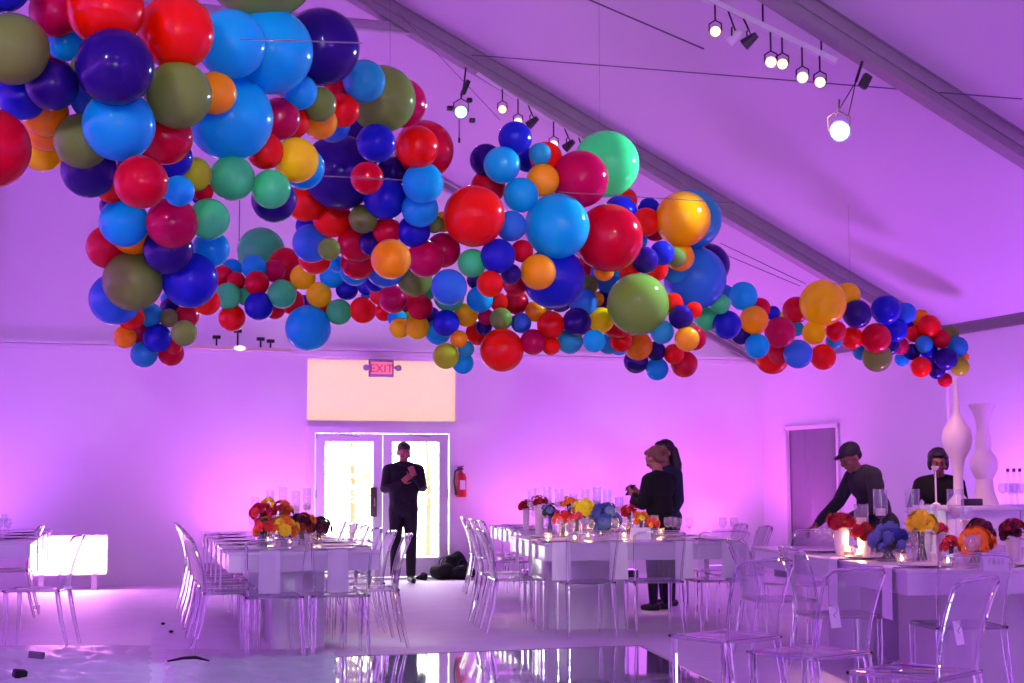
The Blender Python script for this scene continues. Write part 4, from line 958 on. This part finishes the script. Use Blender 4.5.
# exit sign with two lamp heads
c = pD(380, 377); z = YB - .06; sw = .33; sh = .20
root = empty('exit_sign', (pD(380, 367).x, z, pD(380, 377).z)); bm = bmesh.new(); box(bm, (0, 0, sh / 2 + .01), (sw, .05, sh + .03), bevel=.006); obj('housing', bm, mat('grey_housing', (.4, .36, .42, 1), .4), root)
bm = bmesh.new(); box(bm, (0, -.028, sh / 2 + .01), (sw - .05, .004, sh - .04)); obj('face', bm, emit('red_backlight', (1, .14, .30, 1), .85), root, smooth=False)
cu = bpy.data.curves.new('exit_text', 'FONT'); cu.body = 'EXIT'; cu.size = .15; cu.extrude = .002; cu.align_x = 'CENTER'
tx = bpy.data.objects.new('tmp_text', cu); COL.objects.link(tx); dg = bpy.context.evaluated_depsgraph_get(); me_ = bpy.data.meshes.new_from_object(tx.evaluated_get(dg)); bpy.data.objects.remove(tx)
me_.materials.clear(); me_.materials.append(emit('deep_red', (.55, .0, .03, 1), .6)); tx = link(bpy.data.objects.new('lettering', me_), root); tx.location = (0, -.032, .055); tx.rotation_euler = (PI / 2, 0, 0)
for s in (-1, 1):
    bm = bmesh.new(); lathe(bm, [(0, 0), (.03, 0), (.042, .06), (.042, .075), (0, .07)], 16, Matrix.Translation((s * .215, -.01, sh * .62)) @ Matrix.Rotation(PI / 2 + .2, 4, 'X')); box(bm, (s * .18, 0, sh * .6), (.05, .03, .03)); obj('lamp_head', bm, mat('grey_housing', (.4, .36, .42, 1), .4), root)
tag(root, 'red lit exit sign with two lamp heads above the doors', 'sign')

# ------------------------------------------------------------------ mirror dance floor and plastic sheet
a = G(640, 648); dX = (G(340, 659) - a); dY = (G(704, 680) - a).normalized() * 6.0; dX = dX.normalized() * 3.2
bm = bmesh.new(); b_ = [a, a + dX, a + dX + dY, a + dY]
vs = [bm.verts.new((p_.x, p_.y, .002)) for p_ in b_]; vt = [bm.verts.new((p_.x, p_.y, .018)) for p_ in b_]
bm.faces.new(vs[::-1]); bm.faces.new(vt)
for i in range(4): bm.faces.new((vs[i], vs[(i + 1) % 4], vt[(i + 1) % 4], vt[i]))
bmesh.ops.recalc_face_normals(bm, faces=bm.faces[:])
root = empty('dance_floor', (0, 0, 0)); tag(root, 'mirror-like dance floor panel at the bottom middle of the photo', 'dance floor')
obj('mirror_panel', bm, mat('mirror_acrylic', (.70, .64, .74, 1), .035, metal=.75, var=.04, scale=2), root, smooth=False)
bm = bmesh.new()
for p_, q_ in ((a, a + dX), (a, a + dY)): tube(bm, [p_ + Vector((0, 0, .012)), q_ + Vector((0, 0, .012))], .012, 6)
obj('edge_trim', bm, ALULT, root)
PLAST = thin('crumpled_plastic', (.93, .92, .94, 1), .3, 1.3, .6, (.8, .76, .82, 1))
def sheet(x0, x1, y0, y1, nx, ny, amp, seed, label):
    random.seed(seed); bm = bmesh.new(); g = []
    import mathutils
    for j in range(ny + 1):
        row = []
        for i in range(nx + 1):
            p_ = G(x0 + (x1 - x0) * i / nx, y0 + (y1 - y0) * j / ny, 0); e = min(i, nx - i, j, ny - j)
            v = Vector((p_.x * 2.6, p_.y * 2.6, seed)); h = abs(mathutils.noise.noise(v)) * 1.6 + abs(mathutils.noise.noise(v * 2.7)) * .9 + abs(mathutils.noise.noise(v * 6)) * .3
            row.append(bm.verts.new((p_.x + .04 * mathutils.noise.noise(v * 3), p_.y + .05 * mathutils.noise.noise(v * 2 + Vector((5, 0, 0))), .02 + amp * h * min(1, e / 4))))
        g.append(row)
    for A_, B_ in zip(g, g[1:]):
        for i in range(nx): bm.faces.new((A_[i], A_[i + 1], B_[i + 1], B_[i]))
    o = obj('plastic_sheet', bm, PLAST); tag(o, label, 'plastic sheet', kind='stuff'); return o
sheet(-60, 150, 648, 720, 70, 40, .035, 3, 'crumpled clear plastic sheeting on the floor at the lower left corner')
sheet(165, 335, 652, 720, 60, 40, .035, 9, 'crumpled clear plastic sheeting on the floor left of the mirror dance floor')
def bit(px, py, s, label, name, rz=0, h=.03, m=BLKNYL):
    c = G(px, py, .05); bm = bmesh.new(); box(bm, (0, 0, h / 2), (s[0], s[1], h), bevel=.008); o = obj(name, bm, m, loc=(c.x, c.y, .045)); o.rotation_euler = (.1, .15, rz); tag(o, label, 'clutter')
bit(19, 677, (.08, .07), 'small black clip on the plastic at the bottom left corner', 'plastic_clip', .3, .05)
bit(36, 658, (.04, .11), 'dark grey clip standing on the plastic sheeting at the left', 'sheet_clip', 1.2, .05, mat('dark_grey', (.12, .1, .14, 1), .6))
c = G(186, 667, .02); bm = bmesh.new(); tube(bm, [(-.12, .03, .01), (-.02, .0, .03), (.06, -.03, .035), (.15, -.04, .01)], [.012, .02, .022, .01], 8, flat=.5); o = obj('cable_end', bm, BLKNYL, loc=(c.x, c.y, .05)); tag(o, 'short dark strap lying on the floor left of the door table', 'strap')
for i, (x, y) in enumerate(((163, 625), (171, 633))):
    c = G(x, y); bm = bmesh.new(); ball(bm, (0, 0, .012), .015, 2, (1.3, .8, .8)); o = obj('lint', bm, BLKNYL, loc=(c.x, c.y, 0)); tag(o, 'tiny dark scrap on the carpet, %s of two' % ('upper', 'lower')[i], 'scrap', 'dark scraps on the carpet')
for i, (x, y, r) in enumerate(((36, 611, .035), (187, 655, .07))):
    if i == 0:
        c = G(x, y); bm = bmesh.new(); lathe(bm, [(0, 0), (r, 0), (r * 1.1, .06), (r, .06), (r * .9, .008), (0, .008)], 16); o = obj('glass_tumbler', bm, GLASSM, loc=c); tag(o, 'clear tumbler standing on the floor between the left chairs', 'glass')

# ------------------------------------------------------------------ lighting rigs
LENSW = emit('warm_lamp', (1, .58, .30, 1), 2.4); LENSB = emit('blue_white_lamp', (.30, .85, 1, 1), 5); LENSC = emit('cyan_lamp', (.45, .85, .9, 1), 1.6)
WHM = mat('white_fixture', (.6, .57, .62, 1), .4)
def lamp_head(loc, aim, r, L_, lens, body, hang, name, label, group, cat='spotlight'):
    root = empty(name, loc); d = (Vector(aim) - Vector(loc)).normalized(); Rm = d.to_track_quat('Z', 'Y').to_matrix().to_4x4()
    bm = bmesh.new(); lathe(bm, [(0, -L_), (r * .55, -L_), (r * .75, -L_ * .6), (r * .9, -L_ * .3), (r, 0), (r * .93, 0), (r * .85, -.02), (0, -.02)], 20, Rm); obj('housing', bm, body, root)
    bm = bmesh.new(); lathe(bm, [(0, -.012), (r * .86, -.014), (r * .5, .0), (0, .003)], 20, Rm); obj('lens', bm, lens, root)
    bm = bmesh.new(); mid = d * (-L_ * .4); x_ = d.cross(Vector((0, 0, 1))).normalized()
    top = Vector((0, 0, hang)); tube(bm, [mid + x_ * r, mid + x_ * r + Vector((0, 0, r * 1.3)), mid + Vector((0, 0, r * 1.9)), mid - x_ * r + Vector((0, 0, r * 1.3)), mid - x_ * r], .007, 6)
    tube(bm, [mid + Vector((0, 0, r * 1.9)), top], .008, 6); obj('yoke', bm, BLACK, root); tag(root, label, cat, group); return root
aimpt = P(560, 520, 8)
def rail(px0, py0, px1, py1, off, heads, label, hl):
    a, b = on_roof(px0, py0, off), on_roof(px1, py1, off); o_ = (a + b) / 2; root = empty('light_rail', o_); bm = bmesh.new(); R_ = beam_rot(b - a); box(bm, (0, 0, 0), ((b - a).length, .06, .045), R_); obj('rail', bm, WHM, root, smooth=False)
    for t in (.1, .5, .9):
        p_ = a.lerp(b, t) - o_; bm = bmesh.new(); tube(bm, [p_, p_ + Vector((0, 0, off - .02))], .008, 6); obj('hanger', bm, BLACK, root)
    tag(root, label, 'light rail', 'light rails under the roof')
    n = 0
    for i, (x, y, lit) in enumerate(heads):
        p_ = on_roof(x, y, off + .2); q_ = Vector((p_.x, p_.y, p_.z))
        # hang each head straight below the rail
        d = (b - a).normalized(); t = max(0, min((b - a).length, (q_ - a).dot(d))); foot = a + d * t; q_ = foot + Vector((0, -.02, -(.24 + .03 * (i % 2))))
        lamp_head(q_, P(x, y, 3) if lit else foot + Vector((-3, 3, -3)), .048, .13, LENSW if lit else WHM, WHM if i % 2 else BLACK, .22 + .03 * (i % 2), 'spotlight', hl % ORD[i], 'small spotlights on the light rails')
rail(690, -9, 836, 62, .30, [(716, 3, 1), (728, 12, 0), (742, 22, 0), (768, 38, 1), (781, 42, 1), (799, 55, 1), (815, 66, 1)], 'light rail with spotlights at the top right below the roof', 'small spotlight on the upper right rail, %s from the left')
rail(478, 72, 600, 150, .22, [(484, 107, 1), (499, 117, 1), (512, 122, 0), (537, 138, 1), (555, 142, 0), (572, 150, 0)], 'light rail with spotlights behind the centre hump of balloons', 'small spotlight on the rail behind the balloons, %s from the left')
# big flood under the near rafter, small one under the far rafter
fl = on_plane(840, 131, 1, bays[2]); top = on_plane(866, 50, 1, bays[2])
f1 = lamp_head(fl, camp + Vector((1, 0, 0)), .085, .2, LENSB, mat('blue_housing', (.05, .07, .25, 1), .4), .25, 'floodlight', 'glaring blue-white floodlight hanging from the near rafter', 'hanging floodlights', 'floodlight')
bm = bmesh.new(); o_ = top - fl
tube(bm, [o_ + Vector((0, 0, .05)), o_ * .85, o_ * .6], .012, 6); tube(bm, [o_ * .6, Vector((-.05, 0, .1))], .005, 5); tube(bm, [o_ * .6, Vector((.07, 0, .1))], .005, 5); box(bm, o_ * .62 + Vector((.08, 0, 0)), (.07, .05, .12), Matrix.Rotation(.5, 4, 'Y'), bevel=.008); obj('hanging_clamp', bm, BLACK, f1)
fl2 = on_plane(461, 112, 1, bays[1]); top2 = on_plane(467, 57, 1, bays[1])
f2 = lamp_head(fl2, camp, .075, .16, LENSC, BLACK, .2, 'floodlight', 'small cyan-white floodlight hanging from the far rafter left of the hump', 'hanging floodlights', 'floodlight')
bm = bmesh.new(); o_ = top2 - fl2; tube(bm, [o_, o_ * .5, Vector((0, 0, .15))], .01, 6); box(bm, o_ * .45 + Vector((.02, 0, 0)), (.05, .05, .16), Matrix.Rotation(.4, 4, 'Y'), bevel=.008)
for s in ((-.12, .03), (.09, .13), (.12, -.08)): box(bm, (s[0], 0, s[1]), (.06, .05, .05), bevel=.01)
tube(bm, [(-.02, 0, -.08), (-.02, 0, -.3)], .006, 5); box(bm, (-.02, 0, -.3), (.02, .02, .05)); obj('hanging_clamp', bm, BLACK, f2)
# horizontal lit rail at the left, below the low strand
a, b = P(192, 346.5, 17.2), P(292, 350.5, 17.6); o_ = (a + b) / 2; root = empty('light_rail', o_); bm = bmesh.new(); box(bm, (0, 0, 0), ((b - a).length, .05, .04), beam_rot(b - a)); obj('rail', bm, mat('cream_fixture', (.85, .75, .55, 1), .4), root, smooth=False)
for t, h in ((.24, .12), (.45, .2), (.68, .12), (.78, .1)):
    p_ = a.lerp(b, t) - o_; bm = bmesh.new(); tube(bm, [p_, p_ + Vector((0, 0, h))], .012, 6); box(bm, p_ + Vector((0, 0, h)), (.09, .06, .04), bevel=.006); obj('clamp', bm, BLACK, root)
bm = bmesh.new(); tube(bm, [a.lerp(b, .45) - o_, Vector((a.lerp(b, .45).x, a.y, EAVE + SLOPE * (XR - abs(a.x)) - .1)) - o_], .006, 5); obj('hanger', bm, BLACK, root)
bm = bmesh.new(); ball(bm, a.lerp(b, .47) - o_ + Vector((0, -.03, .0)), .03, 2, (2.2, 1, 1)); obj('lamp', bm, LENSW, root)
tag(root, 'horizontal rail with a warm lamp below the low left strand of balloons', 'light rail', 'light rails under the roof')

# wires
def wr(px0, py0, px1, py1, label, off0=.12, off1=.12, r=.005, sag=0): wire(on_roof(px0, py0, off0), on_roof(px1, py1, off1), label, r, sag)
wr(472, 55, 1022, 99, 'thin wire crossing the roof from the far rafter to the right', r=.006)
wr(585, -2, 704, 49, 'thin wire at the top of the roof left of the upper right rail', r=.008)
wr(398, 12, 500, 120, 'thin slack wire beneath the far rafter', .3, .3, .004)
wr(720, 243, 806, 284, 'upper of two thin wires right of the giant periwinkle balloon', .3, .3, .005)
wr(714, 250, 800, 286, 'lower of two thin wires right of the giant periwinkle balloon', .3, .3, .005)
wire(P(240, 39, 6.5), P(362, 43, 6.2), 'pale taut line in front of the big sky blue balloons', .003)
wire(P(322, 176, 7.9), P(403, 180, 7.9), 'pale taut line in front of the dark navy balloon', .003)
wire(P(559, 192, 10.1), P(735, 203, 10.4), 'pale taut line in front of the magenta and orange balloons', .003)
for i, (x, y, z) in enumerate(((120, -25, 6.6), (272, -60, 7.4), (390, 70, 9.2), (600, 140, 11.0), (850, 285, 14.8))):
    a = P(x, y, z); wire(a, (a.x, a.y, EAVE + SLOPE * (XR - abs(a.x)) - .02), 'vertical hanging line of the balloon garland, %s from the left' % ORD[i], .0012)

# ------------------------------------------------------------------ LED uplights
HOT = emit('hot_led_panel', (1, .32, .95, 1), 26)
def uplight(loc, rz, col, power, label, size=(.3, .12), tilt=0):
    root = empty('led_uplight', loc, rz); bm = bmesh.new(); box(bm, (0, 0, .06), (size[0], size[1], .1), bevel=.01); obj('housing', bm, BLACK, root)
    bm = bmesh.new(); box(bm, (0, 0, .112), (size[0] * .9, size[1] * .8, .006)); obj('led_lens', bm, emit('led_lens', (*col, 1), 6) if 'led_lens' not in bpy.data.materials else bpy.data.materials['led_lens'], root, smooth=False)
    bm = bmesh.new()
    for s in (-1, 1): box(bm, (s * (size[0] / 2 + .012), 0, .05), (.012, .03, .1))
    obj('bracket', bm, BLACK, root, smooth=False); tag(root, label, 'uplight', 'led uplights at the foot of the walls')
    l = bpy.data.lights.new('uplight_beam', 'SPOT'); l.energy = power; l.color = col; l.spot_size = math.radians(150); l.spot_blend = .9; l.shadow_soft_size = .3
    lo = bpy.data.objects.new('uplight_beam', l); link(lo, root); lo.location = (0, 0, .2); lo.rotation_euler = (PI + tilt, 0, 0)
PK = (.95, .12, 1); VI = (.48, .10, .94)
U = [(-25, 0), (238, 1), (520, 1), (700, 1), (600, 0), (285, 0)]
for i, (x, big) in enumerate(U):
    p_ = pD(x, 520); uplight((p_.x, YB - (.5 if big else .9), 0), 0, PK if big else VI, 85 if big else 170, 'led uplight on the floor against the back wall, %s from the left' % ORD[sorted(a for a, b in U).index(x)])
for i, y in enumerate((17.6, 13.0, 9.5, 5, 1, -3)): uplight((XR - .5, y, 0), PI / 2, PK if i == 0 else VI, 90 if i == 0 else 420, 'led uplight in the partly added right wall row, %s from the far corner' % ORD[i])  # pink one stands at the corner glow, violet ones are added fill
for i, y in enumerate((17, 13, 9, 5, 1, -3)): uplight((XL + .5, y, 0), PI / 2, VI, 2100, 'added led uplight along the unseen left wall, %s from the far corner' % ORD[i])  # out of view, added so violet light bounces through the tent
for i, x in enumerate((-8, -5, 5, 8)): uplight((x, YF + .5, 0), 0, VI, 2000, 'added led uplight along the unseen front wall, %s from the left' % ORD[i])  # unseen row added for violet fill from behind
# bright wall-washer panel at the lower left
a, b = on_plane(30, 556, 1, YB - .6), on_plane(106, 556, 1, YB - .6); hz = on_plane(60, 537, 1, YB - .6).z; lz = on_plane(60, 574, 1, YB - .6).z
root = empty('flood_light', ((a.x + b.x) / 2, YB - .6, 0)); bm = bmesh.new(); box(bm, (0, 0, (hz + lz) / 2), (b.x - a.x, .01, hz - lz)); obj('lit_face', bm, HOT, root, smooth=False)
bm = bmesh.new(); box(bm, (0, .06, (hz + lz) / 2), (b.x - a.x + .04, .1, hz - lz + .04)); obj('housing', bm, WHM, root, smooth=False)
for s in (-1, 1):
    bm = bmesh.new(); box(bm, (s * (b.x - a.x) * .35, .06, lz / 2), (.06, .25, lz)); obj('foot', bm, WHM, root, smooth=False); tag(root, 'glaring white lit panel near the floor at the lower left', 'light panel')

# ------------------------------------------------------------------ lamps
def spot(loc, aim, col, e, size=60, blend=.6, soft=.08):
    l = bpy.data.lights.new('spot', 'SPOT'); l.energy = e; l.color = col; l.spot_size = math.radians(size); l.spot_blend = blend; l.shadow_soft_size = soft
    o = bpy.data.objects.new('spot', l); COL.objects.link(o); o.location = loc; d = Vector(aim) - Vector(loc); o.rotation_mode = 'QUATERNION'; o.rotation_quaternion = d.to_track_quat('-Z', 'Y')
spot(fl + (camp - fl).normalized() * .15, P(560, 230, 10.5), (.45, .75, 1), 600, 88)
for i, (x, y, ax, ay, az) in enumerate(((-2.6, 1.2, 150, 90, 6.5), (.6, .6, 440, 150, 9.5), (3.6, 1.2, 720, 210, 11))):  # added spotlights, out of view, that brighten the balloon fronts
    b_ = Vector((x, y, 4.6)); lamp_head(b_, P(ax, ay, az), .07, .2, LENSW, BLACK, EAVE + SLOPE * (XR - abs(x)) - 4.7, 'spotlight', 'added unseen spotlight behind the viewer aimed at the balloons, %s from the left' % ORD[i], 'added spotlights aimed at the balloons'); spot(b_ + (P(ax, ay, az) - b_).normalized() * .1, P(ax, ay, az), (1, .93, .86), 480, 36, .8, .07)
spot(fl2 + (camp - fl2).normalized() * .15, P(400, 350, 7), (.5, .9, 1), 40, 90)
spot(on_roof(775, 44, .6), T3.T(.7, 1.0, .8), (1, .5, .42), 330, 34)
spot(on_roof(800, 60, .6), P(975, 470, 13.1), (1, .5, .38), 700, 34)
spot(on_roof(500, 120, .6), T2.T(.9, 1.5, .8), (1, .65, .5), 200, 32)
spot(on_roof(490, 112, .6), T1.T(.7, 1.5, .8), (1, .65, .5), 200, 32)
for i, c in enumerate(VL):
    if i % 2 == 0:
        l = bpy.data.lights.new('candle_glow', 'POINT'); l.energy = 1.6; l.color = (1, .5, .18); l.shadow_soft_size = .03; o = bpy.data.objects.new('candle_glow', l); COL.objects.link(o); o.location = c + Vector((0, 0, .11))
# added fill lamp at the unseen front opening, behind the photographer
l = bpy.data.lights.new('front_fill', 'AREA'); l.shape = 'RECTANGLE'; l.size = 3.2; l.size_y = 2.3; l.energy = 15; l.color = (.92, .86, 1)
o = bpy.data.objects.new('front_fill', l); COL.objects.link(o); o.location = (0, YF + .1, 1.4); o.rotation_euler = (-PI / 2, 0, 0)
o.rotation_euler = (PI / 2, 0, 0)
wd = bpy.data.worlds.new('world'); SC.world = wd; wd.use_nodes = True; nt = wd.node_tree; bg = nt.nodes['Background']
sky = nt.nodes.new('ShaderNodeTexSky'); sky.sky_type = 'HOSEK_WILKIE'; sky.sun_direction = (-.3, .6, .74); sky.turbidity = 8
mx = nt.nodes.new('ShaderNodeMix'); mx.data_type = 'RGBA'; mx.inputs['Factor'].default_value = .8; mx.inputs['B'].default_value = (1, 1, 1, 1)
nt.links.new(sky.outputs[0], mx.inputs['A']); nt.links.new(mx.outputs['Result'], bg.inputs['Color']); bg.inputs['Strength'].default_value = 8
vs_ = SC.view_settings; SC.display_settings.display_device = 'sRGB'; vs_.view_transform = 'Standard'; vs_.look = 'None'; vs_.gamma = 1; vs_.exposure = .2; vs_.use_curve_mapping = False
cy = SC.cycles; cy.use_denoising = True; cy.max_bounces = 14; cy.transparent_max_bounces = 24; cy.transmission_bounces = 10; cy.glossy_bounces = 5; cy.diffuse_bounces = 5; cy.caustics_reflective = False; cy.caustics_refractive = False; cy.sample_clamp_indirect = 6
